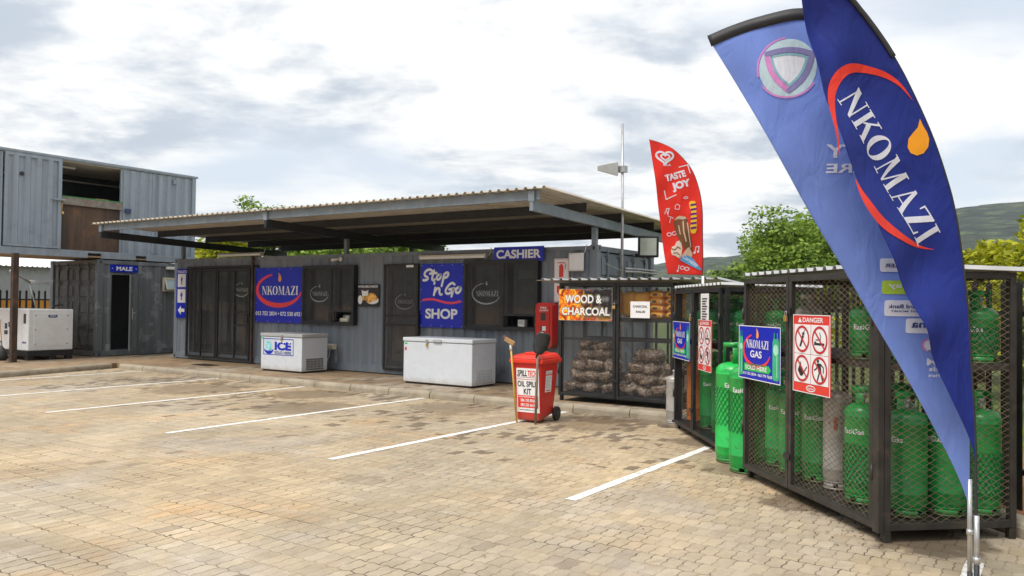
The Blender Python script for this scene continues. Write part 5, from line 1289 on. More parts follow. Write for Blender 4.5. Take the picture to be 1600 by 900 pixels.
g.set(p.inputs['Base Color'], g.mix(f, rp.outputs[0], coal)); p.inputs['Roughness'].default_value = .35
s_ = sign('wood_sign', 'fire printed sign reading wood and charcoal on the cage door', (-6.30,11.50-.062,1.66), UX, .955, .50, flm, .006)
m = MB(); m.text('WOOD &', -.03, .09, w=.68, h=.155, z=.008, bold=.05); m.text('CHARCOAL', .01, -.105, w=.88, h=.145, z=.0085, bold=.05); part(m, 'glow_outline', pm('print_yellow', (.80,.62,.04), .4), s_)
m = MB(); m.text('WOOD &', -.03, .09, w=.672, h=.145, z=.010, bold=.036); m.text('CHARCOAL', .01, -.105, w=.872, h=.136, z=.0105, bold=.036); part(m, 'shadow_outline', INK, s_)
m = MB(); m.text('WOOD &', -.03, .09, w=.655, h=.130, z=.012); m.text('CHARCOAL', .01, -.105, w=.855, h=.122, z=.0125); part(m, 'lettering', SIGNWHITE, s_)
m = MB()
for (a,b,c,e) in ((-.4775,.4775,.246,.25),(-.4775,.4775,-.25,-.246),(-.4775,-.473,-.246,.246),(.473,.4775,-.246,.246)): m.rect(a,b,c,e,.0075)
part(m, 'border', GREYTRIM, s_)
s_ = sign('price_paper', 'white paper price note for charcoal on the wood cage', (-5.36,11.50-.05,1.595), UX, .32, .25, SIGNWHITE, .002, cat='notice')
m = MB(); m.text('CHARCOAL', 0, .05, w=.24, h=.035, z=.0045); m.text('R46.00', .01, -.03, w=.15, h=.036, z=.0045); part(m, 'lettering', INK, s_)

# bags
WB, g, p = newmat('firewood_bag')
oc = g.n('ShaderNodeTexCoord').outputs['Object']
vo = g.n('ShaderNodeTexVoronoi'); g.set(vo.inputs['Vector'], g.vscale(oc, (1,1,2.2))); vo.inputs['Scale'].default_value = 17
n1 = g.noise(oc, 24, 5, .7, .8)
oi = g.n('ShaderNodeObjectInfo').outputs['Random']
c = g.mix(g.ramp(n1, .35, .68), (.20,.125,.078), (.60,.43,.28)); c = g.mix(g.math('MULTIPLY', g.ramp(vo.outputs[1] if False else vo.outputs[0], .2, .7), .7), c, (.045,.03,.022))
c = g.mix(g.math('MULTIPLY', g.ramp(g.noise(oc, 13, 6, .7, 1.2), .56, .64), .75), c, (.60,.56,.50))
g.set(p.inputs['Base Color'], c); p.inputs['Roughness'].default_value = .24; p.inputs['Coat Weight'].default_value = .5; p.inputs['Coat Roughness'].default_value = .12
b = g.n('ShaderNodeBump'); b.inputs['Strength'].default_value = .9; b.inputs['Distance'].default_value = .02; g.set(b.inputs['Height'], g.noise(oc, 20, 6, .65, 1.5)); WB.node_tree.links.new(b.outputs[0], p.inputs['Normal'])
def pillow_mesh(name, w, d, h, seed, amp, mat, e=.55):
    m = MB(); nu, nv = 22, 12
    sp = lambda q: math.copysign(abs(q)**e, q)
    for j in range(nv+1):
        v = -math.pi/2+math.pi*j/nv
        for i in range(nu):
            u_ = 2*math.pi*i/nu
            x_ = sp(math.cos(u_))*sp(math.cos(v)); y_ = sp(math.sin(u_))*sp(math.cos(v)); z_ = math.copysign(abs(math.sin(v))**.9, v)
            q = Vector((x_*2.3,y_*2.3,z_*1.5))+Vector((seed*3.1,seed*1.7,0)); k_ = 1+amp*noise.noise(q)+amp*.6*noise.noise(q*2.6)
            edge = 1-.25*(abs(x_)**4)
            m.v.append(Vector((x_*w/2*k_, y_*d/2*k_, z_*h/2*k_*edge)))
    for j in range(nv):
        for i in range(nu): m._f((j*nu+i, j*nu+(i+1)%nu, (j+1)*nu+(i+1)%nu, (j+1)*nu+i), True)
    me = m.build(name, mat); return me
bagp = [pillow_mesh('firewood_bag', (.32,.30,.33,.31,.32)[k],.40,(.19,.20,.18,.195,.185)[k], k, .36, WB, (.6,.75,.55,.7,.65)[k]) for k in range(5)]
for o in bagp: o.hide_render = False
nb = [0]
def put_bag(x, z, y, side, row, pos):
    k = nb[0]; nb[0] += 1
    o = bagp[k] if k < 5 else bagp[k % 5].copy()
    if k >= 5: col.objects.link(o)
    o.matrix_basis = Matrix.Translation((x,y,z)) @ Matrix.Rotation(rnd.uniform(-.55,.55), 4, 'Z') @ Matrix.Rotation(rnd.uniform(-.24,.24), 4, 'Y') @ Matrix.Rotation(rnd.uniform(-.15,.15), 4, 'X')
    tag(o, f'clear firewood bag in the {side} half of the cage, {row}, {pos}', 'firewood bag', 'bags of firewood in the wood cage')
rows = ['bottom row','second row up','third row up','fourth row up','top row']
pos3 = ['left end','middle','right end']
for r_, (z_, xs) in enumerate(((.355,(-6.62,-6.33,-6.02)),(.525,(-6.60,-6.31,-6.03)),(.70,(-6.57,-6.27,-6.00)),(.86,(-6.44,-6.13)),(1.01,(-6.42,-6.14)))):
    for i, x_ in enumerate(xs): put_bag(x_+rnd.uniform(-.015,.015), z_, 11.80+.02*r_, 'left', rows[r_], pos3[i] if len(xs) == 3 else ('left end','right end')[i])
pos4 = ['left end','second from left','third from left','right end']
for r_, (z_, xs) in enumerate(((.355,(-5.62,-5.37,-5.12,-4.93)),(.53,(-5.60,-5.32,-5.04)),(.70,(-5.56,-5.30)),(.88,(-5.47,-5.26)))):
    for i, x_ in enumerate(xs): put_bag(x_+rnd.uniform(-.015,.015), z_, 11.80+.02*r_, 'right', rows[r_] if r_ < 3 else rows[4], {4:pos4,3:pos3,2:('left end','right end')}[len(xs)][i])
put_bag(-4.93, .70, 11.8, 'right', rows[2], 'by the post')
OB = pm('charcoal_bag', (.98,.46,.02), .45, var=.12, scale=12, dirt=(.30,.10,.02), dscale=13, damt=.35, bump=.3, bscale=18)
ob = pillow_mesh('charcoal_bag', .25,.36,.122, 9, .10, OB, .5)
m = MB(); m.M = frame((0,-.187,0), UX, (0,0,1)); m.rect(-.05,.02,-.014,.018,.0); lb = m.build('printed_label', DARKGREY, ob)
m = MB(); m.M = frame((0,-.188,0), UX, (0,0,1)); m.rect(.085,.105,-.02,.02,.0); lb2 = m.build('printed_corner', SIGNWHITE, ob)
first = [True]
def put_charcoal(x, y, z, label, up=False, rz=0):
    o = ob if first[0] else copy_tree(ob); first[0] = False
    M_ = Matrix.Translation((x,y,z)) @ Matrix.Rotation(rz+rnd.uniform(-.05,.05), 4, 'Z')
    if up: M_ = M_ @ Matrix.Rotation(R(90), 4, 'X') @ Matrix.Diagonal((1.05,1.15,1.6,1))
    o.matrix_basis = M_; tag(o, label, 'charcoal bag', 'orange charcoal bags on the wood cage shelf')
lv = ['bottom','second','third','top']
for i in range(4): put_charcoal(-5.17, 11.76, 1.515+.104*i, f'flat orange charcoal bag right of the price note, {lv[i]} of its stack')
for i in range(4): put_charcoal(-4.905, 11.76, 1.515+.104*i, f'flat orange charcoal bag against the right post, {lv[i]} of its stack')
put_charcoal(-5.43, 11.72, 1.67, 'upright orange charcoal bag behind the white price note', True)
put_charcoal(-5.68, 11.80, 1.68, 'upright orange charcoal bag left of the price note', True)
put_charcoal(-5.35, 12.02, 1.70, 'upright orange charcoal bag at the back, above the price note', True)
for i, x_ in enumerate((-6.56,-6.24,-5.96)): put_charcoal(x_, 11.82, 1.70, ('orange charcoal bag showing over the left end of the fire printed sign','orange charcoal bag showing over the middle of the fire printed sign','orange charcoal bag showing over the right end of the fire printed sign')[i], True)

# ================================================================== freezers
def freezer(label, x0, x1, y0, y1, z1, lidmat, ice):
    t_ = thing('chest_freezer', label, 'freezer', ((x0+x1)/2,(y0+y1)/2,.12))
    zb = .125
    m = MB(); m.box(x0,x1,y0,y1,zb+.03,z1-.08); m.build('body', FREEZER, t_, W=True, bev=.014, seg=3)
    m = MB(); m.box(x0+.04,x1-.04,y0+.03,y1-.03,zb,zb+.03); m.build('plinth', BLACK, t_, W=True)
    m = MB(); m.box(x0-.012,x1+.012,y0-.014,y1+.01,z1-.074,z1); m.build('lid', lidmat, t_, W=True, bev=.014, seg=3)
    m = MB(); m.box(x0+.005,x1-.005,y0+.004,y1,z1-.08,z1-.074); m.build('lid_seal', DARKGREY, t_, W=True)
    c = (x0+x1)/2
    m = MB(); hx = c-.0 if ice else c+.02
    m.box(hx-.10,hx+.10,y0-.035,y0-.014,z1-.075,z1-.02); 
    if not ice: m.build('handle', GREYTRIM, t_, W=True, bev=.008)
    m = MB(); kx = c+.03 if ice else c-.23
    m.box(kx-.03,kx+.03,y0-.024,y0-.013,z1-.09,z1-.03); m.build('hasp', STEEL, t_, W=True)
    m = MB(); m.box(kx-.02,kx+.02,y0-.032,y0-.012,z1-.16,z1-.115); m.tube([(kx-.012,y0-.022,z1-.115),(kx-.012,y0-.022,z1-.08),(kx+.012,y0-.022,z1-.08),(kx+.012,y0-.022,z1-.115)], .004, 6); m.build('padlock', BRASS, t_, W=True)
    ya, yb = (y0+.12, y1-.12); za, zc = (zb+.06, zb+.30)
    m = MB(); m.box(x1-.004,x1+.002,ya,yb,za,zc); v_ = m.build('vent', DARKGREY if ice else GREYTRIM, t_, W=True)
    m = MB(); n = 13
    for i in range(n):
        yy = ya+.012+(yb-ya-.024)*i/(n-1); m.box(x1+.002,x1+.007,yy-.006,yy+.006,za+.01,zc-.01)
    for i in range(4): zz = za+.04+(zc-za-.08)*i/3; m.box(x1+.0025,x1+.0065,ya+.01,yb-.01,zz-.004,zz+.004)
    m.build('vent_grille', GREYTRIM if ice else FREEZER, v_, W=True)
    m = MB(); m.M = frame((x0+.06,y0-.001,z1-.13), UX, (0,0,1)); m.rect(-.03,.035,.0,.03,.002); e_ = m.build('energy_label', LGREEN, t_, W=True)
    if not ice:
        m = MB(); m.M = frame((x0+.05,y0-.001,z1-.22), UX, (0,0,1)); m.rect(-.02,.03,-.03,.03,.002); m.build('warning_label', pm('label_red', (.6,.1,.06), .5, var=.6, scale=40), t_, W=True)
        m = MB(); m.M = frame((c+.0,y0-.001,z1-.13), UX, (0,0,1)); m.build  # nothing printed here
    if ice:
        T = frame((c-.09,y0-.001,.66), UX, (0,0,1)); w, h = .98, .36
        m = MB(T)
        for (a,b,d_,e) in ((-.5,.5,.46,.5),(-.5,.5,-.5,-.46),(-.5,-.484,-.46,.46),(.484,.5,-.46,.46)): m.rect(a*w,b*w,d_*h,e*h,.003)
        m.text('ICE', .155*w, .06*h, w=.54*w, h=.52*h, z=.003, bold=.05); m.arc(-.31*w, -.12*h, .15*w, .24*h, R(190), R(350), lambda t: .02*w+.05*w*math.sin(math.pi*t), .003); m.build('lettering', SIGNBLUE, t_, W=True)
        m = MB(T); m.text('SOLD HERE', .155*w, -.34*h, w=.54*w, h=.17*h, z=.003, bold=B); m.build('lettering', NAVY, t_, W=True)
        m = MB(T); m.poly([(-.43*w,.25*h),(-.36*w,.40*h),(-.25*w,.30*h),(-.2*w,.1*h),(-.22*w,-.2*h),(-.33*w,-.28*h),(-.41*w,-.1*h)], .0036); m.build('ice_print', pm('ice_cyan', (.25,.62,.66), .4, var=.35, scale=14), t_, W=True)
        m = MB(T); m.stroke([(-.42*w,.2*h),(-.33*w,.14*h),(-.24*w,.24*h)], .008*w, .0042); m.stroke([(-.33*w,.14*h),(-.32*w,-.22*h)], .008*w, .0044)
        for q in (.0,.17,.36): m.poly([(q*w-.06*w,.33*h),(q*w+.1*w,.33*h),(q*w+.08*w,.25*h),(q*w+.05*w,.29*h),(q*w+.0*w,.22*h),(q*w-.04*w,.29*h)], .0042)
        m.build('frost_print', pm('frost', (.72,.78,.84), .5), t_, W=True)
    return t_
freezer('white chest freezer with a blue ice sticker on its front', -14.85,-13.53,12.12,12.86,.955, GREYTRIM, True)
freezer('long plain white chest freezer under the handwritten blue board', -10.57,-8.93,12.01,12.76,1.00, FREEZER, False)

# ================================================================== spill kit bin
MBIN = Matrix.Translation((-6.265,9.945,.004)) @ Matrix.Rotation(R(4), 4, 'Z')
t_ = thing('wheelie_bin', 'red wheelie bin labelled as an oil spill kit', 'bin', M=MBIN)
wb, wt, db, dt_, hb = .185, .235, .20, .265, .86
m = MB(); m.hexa([(-wb,-db,.02),(wb,-db,.02),(wb,db,.10),(-wb,db,.10),(-wt,-dt_,hb),(wt,-dt_,hb),(wt,dt_,hb),(-wt,dt_,hb)])
m.build('body', REDPLASTIC, t_, bev=.03, seg=3)
m = MB(); m.box(-wt-.03,wt+.03,-dt_-.035,dt_+.04,hb-.03,hb+.03); m.build('rim', REDLID, t_, bev=.014, seg=3)
m = MB(); m.hexa([(-wt-.025,-dt_-.04,hb+.032),(wt+.025,-dt_-.04,hb+.032),(wt+.025,dt_+.03,hb+.032),(-wt-.025,dt_+.03,hb+.032),(-wt+.02,-dt_+.03,hb+.085),(wt-.02,-dt_+.03,hb+.085),(wt-.02,dt_-.02,hb+.105),(-wt+.02,dt_-.02,hb+.105)])
m.box(-.10,.12,-.15,.2,hb+.085,hb+.118); l_ = m.build('lid', REDLID, t_, bev=.016, seg=3)
for q in (-1,1):
    m = MB(); x_ = q*(wb+.035); m.tube([(x_-.025,db+.03,.10),(x_-.02,db+.03,.10),(x_+.02,db+.03,.10),(x_+.025,db+.03,.10)], [.08,.10,.10,.08], 22); w_ = m.build('wheel', RUBBER, t_)
    m = MB(); m.tube([(x_-.03,db+.03,.10),(x_+.03,db+.03,.10)], .045, 16); m.build('hub', DARKGREY, w_)
m = MB(); m.tube([(-wb-.03,db+.03,.10),(wb+.03,db+.03,.10)], .012); m.build('axle', STEEL, t_)
sl = math.atan2(dt_-db, hb-.02)
TFR = frame((0, -db-(dt_-db)*.52-.002, .02+(hb-.02)*.52), (1,0,0), (0,-math.sin(sl),math.cos(sl)))
m = MB(TFR); m.rect(-.172,.185,-.315,.305,.002); m.build('front_label', SIGNWHITE, t_)
m = MB(TFR); m.text('SPILL', -.08, .235, w=.155, h=.085, z=.005, shear=.25); m.text('OIL SPILL', .0, .085, w=.31, h=.08, z=.005); m.text('KIT', .0, -.02, w=.12, h=.08, z=.005); m.text('www.spilltech.co.za', -.0, -.28, w=.26, h=.022, z=.005); m.text('Environmental Spill Management', 0, .178, w=.30, h=.014, z=.005); m.build('lettering', INK, t_)
m = MB(TFR); m.text('TECH', .085, .235, w=.155, h=.085, z=.005, shear=.25); m.rect(-.165,.175,.148,.154,.005); m.rect(-.155,.165,-.25,-.075,.004); m.build('red_print', SIGNRED, t_)
m = MB(TFR); m.text('24 HOUR EMERGENCY RESPONSE', .005, -.095, w=.30, h=.018, z=.007); m.text('086 100 8366', .005, -.145, w=.23, h=.042, z=.007); m.text('083 253 6618', .005, -.21, w=.23, h=.042, z=.007); m.build('phone_numbers', SIGNWHITE, t_)
sl2 = math.atan2(wt-wb, hb-.02)
TSD = frame((wb+(wt-wb)*.66+.003, -.01, .02+(hb-.02)*.66), (0,1,0), (math.sin(sl2),0,math.cos(sl2)))
m = MB(TSD); m.rect(-.115,.075,-.15,.15,.002); m.build('side_label', SIGNWHITE, t_)
m = MB(TSD); m.rect(-.11,.07,.085,.102,.004); m.rect(-.08,.04,-.135,-.12,.004); m.build('red_print', SIGNRED, t_)
m = MB(TSD); m.text('INSTRUCTIONS', -.02,.122,w=.15,h=.02,z=.004)
for k in range(8): m.rect(-.1,.06-.02*(k % 3),.055-.02*k,.06-.02*k,.004)
m.build('lettering', GREYTRIM, t_)
t_ = thing('broom', 'yellow handled broom standing bristles up against the red bin', 'broom', (-6.40,9.66,0))
a = Vector((-6.395,9.665,.006)); b_ = Vector((-6.475,9.615,1.06))
m = MB(); m.tube([a, b_], .013, 10); m.build('handle', pm('yellow_handle', (.55,.34,.05), .5, var=.15), t_, W=True)
m = MB(); m.tube([b_-Vector((0,0,.05)), b_+Vector((0,0,.03))], .018, 8); m.build('socket', WPLASTIC, t_, W=True)
m = MB(); c_ = b_+Vector((-.015,-.01,.06)); m.bar(c_+Vector((-.06,-.02,.05)), c_+Vector((.065,.02,-.02)), .05, .06); m.build('head', WOODH, t_, W=True, bev=.006)
m = MB(); up_ = Vector((.45,.1,1)).normalized()
for i in range(9):
    for j in range(3):
        p_ = c_+Vector((-.055+.0135*i,-.018+.0045*i-.015+.015*j,.045-.0085*i)); m.bar(p_, p_+Vector((-.4,-.1,.8)).normalized()*rnd.uniform(.045,.065), .009)
m.build('bristles', pm('red_brown_bristles', (.22,.09,.07), .8, var=.4, scale=60), t_, W=True)
t_ = thing('shovel', 'shovel standing blade up against the front of the red bin', 'shovel', (-6.10,9.67,0))
a = Vector((-6.085,9.665,.008)); b_ = Vector((-6.035,9.625,.98))
m = MB(); m.tube([a, a*.4+b_*.6, b_], [.019,.018,.016], 10); m.build('handle', WOODG, t_, W=True)
m = MB(); nu, nv = 8, 10; ax_ = Vector((.30,.10,.93)).normalized(); sd = Vector((.80,.55,-.3)); sd = (sd-ax_*sd.dot(ax_)).normalized(); nn = ax_.cross(sd)
for j in range(nv+1):
    f = j/nv; w_ = .105*min(1, .55+1.6*f)*(1 if f < .8 else 1-.35*(f-.8)/.2)
    for i in range(nu+1):
        q = i/nu*2-1; m._v(b_+ax_*(.0+.31*f)+sd*(w_*q)+nn*(.045*(q*q)-.035+.02*math.sin(f*3)))
for j in range(nv):
    for i in range(nu): m._f((j*(nu+1)+i, j*(nu+1)+i+1, (j+1)*(nu+1)+i+1, (j+1)*(nu+1)+i), True)
o = m.build('blade', SHOVEL, t_, W=True); md = o.modifiers.new('t','SOLIDIFY'); md.thickness = .003
m = MB(); m.tube([b_-ax_*.06, b_+ax_*.07], [.017,.024], 10); m.build('socket', SHOVEL, t_, W=True)
t_ = thing('drain_cover', 'flat dark metal drain grate set in the walkway before the gate', 'drain cover', (-16.9,12.2,.12)); m = MB(); m.box(-17.25,-16.65,12.05,12.4,.1215,.130); m.build('plate', BLACK, t_, W=True)
m = MB()
for k in range(9): m.box(-17.2+.06*k,-17.165+.06*k,12.08,12.37,.131,.136)
m.build('grate_bars', CAGE, t_, W=True)
# right-hand fence
q0 = P0+eN*.42
palisade('black palisade fence behind the gas cages', q0-dN*5.0, q0+dN*4.5, .05, 1.88, .17)

# ================================================================== flags
def lerp_poly(pts, n):
    """resample a polyline by arc length, smoothed once"""
    q = [Vector((a, b)) for a, b in pts]
    for _ in range(2):
        r_ = [q[0]]
        for a, b in zip(q, q[1:]): r_ += [a*.75+b*.25, a*.25+b*.75]
        q = r_+[q[-1]]
    L = [0]
    for a, b in zip(q, q[1:]): L.append(L[-1]+(b-a).length)
    out_ = []; j = 0
    for i in range(n+1):
        t = L[-1]*i/n
        while j < len(L)-2 and L[j+1] < t: j += 1
        f = (t-L[j])/max(1e-9, L[j+1]-L[j]); out_.append(q[j].lerp(q[j+1], min(1, f)))
    return out_
def cloth_mat(name, c, trans, var=.08):
    m, g, p = newmat(name)
    oc = g.n('ShaderNodeTexCoord').outputs['Object']
    n1 = g.noise(oc, 2.2, 4, .5)
    cc = g.mix(g.ramp(n1, .3, .7), tuple(q*(1-var) for q in c), tuple(min(1, q*(1+var)) for q in c))
    g.set(p.inputs['Base Color'], cc); p.inputs['Roughness'].default_value = .55; p.inputs['Specular IOR Level'].default_value = .3
    tr = g.n('ShaderNodeBsdfTranslucent'); g.set(tr.inputs[0], cc)
    mx = g.n('ShaderNodeMixShader'); mx.inputs[0].default_value = trans
    lk = m.node_tree.links; lk.new(p.outputs[0], mx.inputs[1]); lk.new(tr.outputs[0], mx.inputs[2]); lk.new(mx.outputs[0], m.node_tree.nodes['Material Output'].inputs[0])
    b = g.n('ShaderNodeBump'); b.inputs['Strength'].default_value = .6; b.inputs['Distance'].default_value = .04
    g.set(b.inputs['Height'], g.noise(g.vscale(oc, (1.0,.45,1)), 5.5, 4, .55, .8)); lk.new(b.outputs[0], p.inputs['Normal'])
    MATS[name] = m
    return m
class Flag:
    """a cloth between a curved pole and a free edge, in the plane of its own x (along the cloth) and y (up); wave gives its folds"""
    def __init__(s, label, o, ang, pole, free, mat, wave, i0, sleeve, i1=None, n=130, k=44):
        ca, sa = math.cos(ang), math.sin(ang)
        s.M = frame(o, (ca, sa, 0), (0,0,1)); s.wave = wave
        s.root = thing('feather_flag', label, 'flag', M=s.M)
        pe = lerp_poly(pole[i0:i1], n); fe = lerp_poly(free, n)
        m = MB()
        for i in range(n+1):
            for j in range(k+1):
                p = fe[i].lerp(pe[i], j/k); m._v((p.x, p.y, wave(p.x, p.y)))
        for i in range(n):
            for j in range(k): m._f((i*(k+1)+j, i*(k+1)+j+1, (i+1)*(k+1)+j+1, (i+1)*(k+1)+j), True)
        o_ = m.build('cloth', mat, s.root); md = o_.modifiers.new('t','SOLIDIFY'); md.thickness = .0012
        s.pe, s.fe = pe, fe
        pl = lerp_poly(pole, 60)
        m = MB(); m.tube([(p.x, p.y, -.004+wave(p.x, p.y)*min(1, max(0, p.y-.6))) for p in pl], [.0115-.0075*i/60 for i in range(61)], 8); m.build('pole', FLAGBLACK, s.root)
        if sleeve:
            a, b, w_ = sleeve
            m = MB(); q = pe[int(n*a):int(n*b)+1]
            for i, p in enumerate(q):
                d_ = (q[min(i+1, len(q)-1)]-q[max(i-1, 0)]).normalized(); nn = Vector((-d_.y, d_.x))
                for sgn_ in (-.25, 1): z_ = wave(p.x, p.y)+.004; pp = p+nn*w_*sgn_; m._v((pp.x, pp.y, z_))
            for i in range(len(q)-1): m._f((2*i,2*i+1,2*i+3,2*i+2), True)
            o_ = m.build('sleeve', FLAGBLACK, s.root); md = o_.modifiers.new('t','SOLIDIFY'); md.thickness = .012; md.offset = 0
    def print(s, name, mb, mat, off=.004, cut=.045):
        """fold a flat graphic onto the cloth"""
        bm = bmesh.new(); me = bpy.data.meshes.new('t')
        me.from_pydata([tuple(v) for v in mb.v], [], mb.f); bm.from_mesh(me); bpy.data.meshes.remove(me)
        bmesh.ops.triangulate(bm, faces=bm.faces[:])
        for _ in range(5):
            es = [e for e in bm.edges if e.calc_length() > cut]
            if not es: break
            bmesh.ops.subdivide_edges(bm, edges=es, cuts=1); bmesh.ops.triangulate(bm, faces=[f for f in bm.faces if len(f.verts) > 3])
        for v in bm.verts: v.co.z = s.wave(v.co.x, v.co.y)+off+v.co.z
        me = bpy.data.meshes.new(name); bm.to_mesh(me); bm.free(); me.materials.append(mat)
        for p in me.polygons: p.use_smooth = True
        o = bpy.data.objects.new(name, me); col.objects.link(o); o.parent = s.root; return o
def resize(F, k, dx):  # flag scaled about the camera height after its base moved nearer; baked into vertices
    T = Matrix.Translation((dx, 1.66*(1-k), 0)) @ Matrix.Scale(k, 4)
    for ch in F.root.children: ch.data.transform(T)
def rot2(T_ang, ox, oy): return Matrix.Translation((ox,oy,0)) @ Matrix.Rotation(T_ang, 4, 'Z')

FB = cloth_mat('royal_blue_cloth', (.010,.024,.21), .06)
FBL = cloth_mat('light_blue_cloth', (.26,.38,.80), .45)
FR = cloth_mat('red_cloth', (.78,.035,.022), .25)
PRW = cloth_mat('print_white', (.74,.76,.84), .25, .03)
PRO = cloth_mat('print_red', (.78,.05,.03), .12, .05)
def pole_x(pole, y):
    for (a, b), (c_, d_) in zip(pole, pole[1:]):
        if b <= y <= d_: return a+(c_-a)*(y-b)/max(1e-6, d_-b)
    return pole[-1][0]
def wave_f(x, y):
    t = min(1, max(0, (y-.6)/1.2))
    return min(1, .12+.88*max(0, (pole_x(pole_f, y)-x)/.35))*wave_g(x, y, t)
def wave_g(x, y, t):
    return t*(.05*math.sin(2.1*y+3.2*x)+.034*math.sin(6.5*(x*.8+y*.45)))+.020*math.sin(19*(x+.4*y)+1.5*math.sin(3*y))*max(0,min(1,(y-2.6)/.7))+.012*math.sin(13*(x*.5-y*.9)+2*math.sin(5*x))*t+.045*math.sin(10*(y*.85-x*.7+.15*math.sin(4*x)))*max(0,1-abs(y-1.5)/.8) + .012*math.sin(9*(y*.55-x))*max(0, 1-abs(y-1.3)/.9) + .05*(1-t)*0
pole_f = [(.009,-.218),(.008,.381),(.003,.784),(-.02,1.188),(-.065,1.877),(-.137,2.322),(-.288,2.756),(-.522,3.2),(-.783,3.548),(-1.027,3.766),(-1.206,3.873)]
free_f = [(-.001,.70),(-.03,.83),(-.205,1.14),(-.416,1.57),(-.613,1.98),(-.808,2.415),(-.967,2.816),(-1.084,3.25),(-1.145,3.566),(-1.206,3.873)]
F1 = Flag('dark blue feather flag in front, white slanted name and orange drop', (-.418,5.292,0), R(41.9), pole_f, free_f, FB, wave_f, 2, (.74,.99,.024))
m = MB()
o_ = [(-.967,2.60),(-.985,2.80),(-.998,2.975),(-.975,3.07),(-.925,3.15),(-.86,3.195),(-.79,3.205),(-.69,3.185),(-.595,3.145),(-.50,3.07),(-.43,2.97)]
i_ = [(-.960,2.60),(-.960,2.80),(-.940,2.975),(-.915,3.04),(-.88,3.10),(-.84,3.135),(-.79,3.15),(-.70,3.145),(-.604,3.115),(-.51,3.055),(-.43,2.97)]
A_, B_ = lerp_poly(o_, 40), lerp_poly(i_, 40)
for k in range(40): m.poly([tuple(A_[k]),tuple(A_[k+1]),tuple(B_[k+1]),tuple(B_[k])], 0)
F1.print('crescent', m, PRO); m = MB()
o_ = [(-.846,2.46),(-.83,2.37),(-.80,2.29),(-.73,2.205),(-.644,2.135),(-.55,2.09),(-.461,2.058),(-.36,2.040),(-.264,2.037)]
i_ = [(-.843,2.46),(-.80,2.385),(-.756,2.329),(-.69,2.25),(-.609,2.185),(-.53,2.13),(-.444,2.088),(-.36,2.055),(-.264,2.039)]
A_, B_ = lerp_poly(o_, 30), lerp_poly(i_, 30)
for k in range(30): m.poly([tuple(A_[k]),tuple(A_[k+1]),tuple(B_[k+1]),tuple(B_[k])], 0)
F1.print('crescent', m, PRO)
m = MB(); dp = [(-.338,2.86),(-.318,2.82),(-.290,2.775),(-.275,2.735),(-.279,2.685),(-.305,2.645),(-.345,2.630),(-.385,2.645),(-.407,2.68),(-.404,2.735),(-.375,2.775),(-.350,2.805)]
m.poly([(a-.045, b) for a, b in dp], 0); F1.print('drop', m, cloth_mat('print_orange', (.88,.36,.02), .1, .15))
m = MB(); L_ = math.hypot(.70, 1.0); m.M = rot2(math.atan2(-.965,.565), -.575, 2.555); word_serif(m, 'NKOMAZI', 0, 0, 1.06, .185, 0, gap=.06); F1.print('lettering', m, PRW)
m = MB(); m.tube([(.009,-.21,0),(.009,.05,0)], .017, 10); m.build('lower_tube', FLAGBLACK, F1.root)
m = MB(); m.tube([(.009,.02,0),(.008,.36,0)], .0165, 10); m.tube([(.009,.06,0),(.009,.10,0)], .023, 10); m.build('middle_tube', GALV, F1.root)
m = MB()
for k in range(4): a = R(45+90*k); m.tube([(.009,-.16,0),(.009+.22*math.cos(a),-.205,.22*math.sin(a))], .011, 6)
m.build('stand', FLAGBLACK, F1.root)
resize(F1, .883, -.008)

def wave_b(x, y):
    t = min(1, max(0, (y-.4)/1.0)); return t*(.035*math.sin(1.7*y-2.2*x)+.022*math.sin(7*(x*.9+y*.35))+.012*math.sin(14*(x*.85+y*.5)+1.3*math.sin(4*y)))
pole_b = [(.031,-.212),(.028,.346),(.024,.76),(-.001,1.341),(-.053,1.925),(-.2,2.59),(-.474,3.207),(-.759,3.551),(-.999,3.655),(-1.321,3.614),(-1.511,3.555),(-1.651,3.503)]
free_b = [(.040,.347),(-.046,.591),(-.236,.959),(-.476,1.415),(-.72,1.87),(-.959,2.271),(-1.189,2.687),(-1.423,3.11),(-1.651,3.503)]
F2 = Flag('pale blue feather flag seen from its back, mirrored print and ball emblem', (-.462,5.431,0), R(25.9), pole_b, free_b, FBL, wave_b, 1, (.52,1.0,.062))
bx, by = -1.134, 3.262
m = MB(); m.disc(bx, by, .185, .195, z=0, n=40); F2.print('ball', m, cloth_mat('print_mint', (.52,.68,.74), .2, .05))
m = MB(); PK = cloth_mat('print_pink', (.62,.25,.55), .2, .2); PU = cloth_mat('print_violet', (.24,.22,.46), .2, .1); TL = cloth_mat('print_teal', (.25,.47,.56), .2, .1)
tri = [(-.135,.10),(.155,.085),(.005,-.155)]
def bow(a, b, h, n=14):
    ax_, ay = a; bx_, by_ = b; dx, dy = bx_-ax_, by_-ay; L2 = math.hypot(dx, dy)
    return [(bx+ax_+dx*q/n-dy/L2*h*math.sin(math.pi*q/n), by+ay+dy*q/n+dx/L2*h*math.sin(math.pi*q/n)) for q in range(n+1)]
m.stroke(bow(tri[2], tri[0], .035), .036, 0); m.arc(bx, by, .195, .205, R(95), R(195), .012, 0); m.arc(bx, by, .195, .2, R(215), R(330), .012, 0); F2.print('ribbon', m, PK, .006)
m = MB(); m.stroke(bow(tri[0], tri[1], .03), .036, 0); m.stroke(bow(tri[1], tri[2], .035), .034, 0); F2.print('ribbon', m, PU, .007)
m = MB(); t2 = [(-.105,.078),(.122,.066),(.006,-.122)]
m.stroke(bow(t2[2], t2[0], .024), .014, 0); m.stroke(bow(t2[0], t2[1], .02), .014, 0); m.stroke(bow(t2[1], t2[2], .022), .018, 0); F2.print('ribbon', m, TL, .0075)
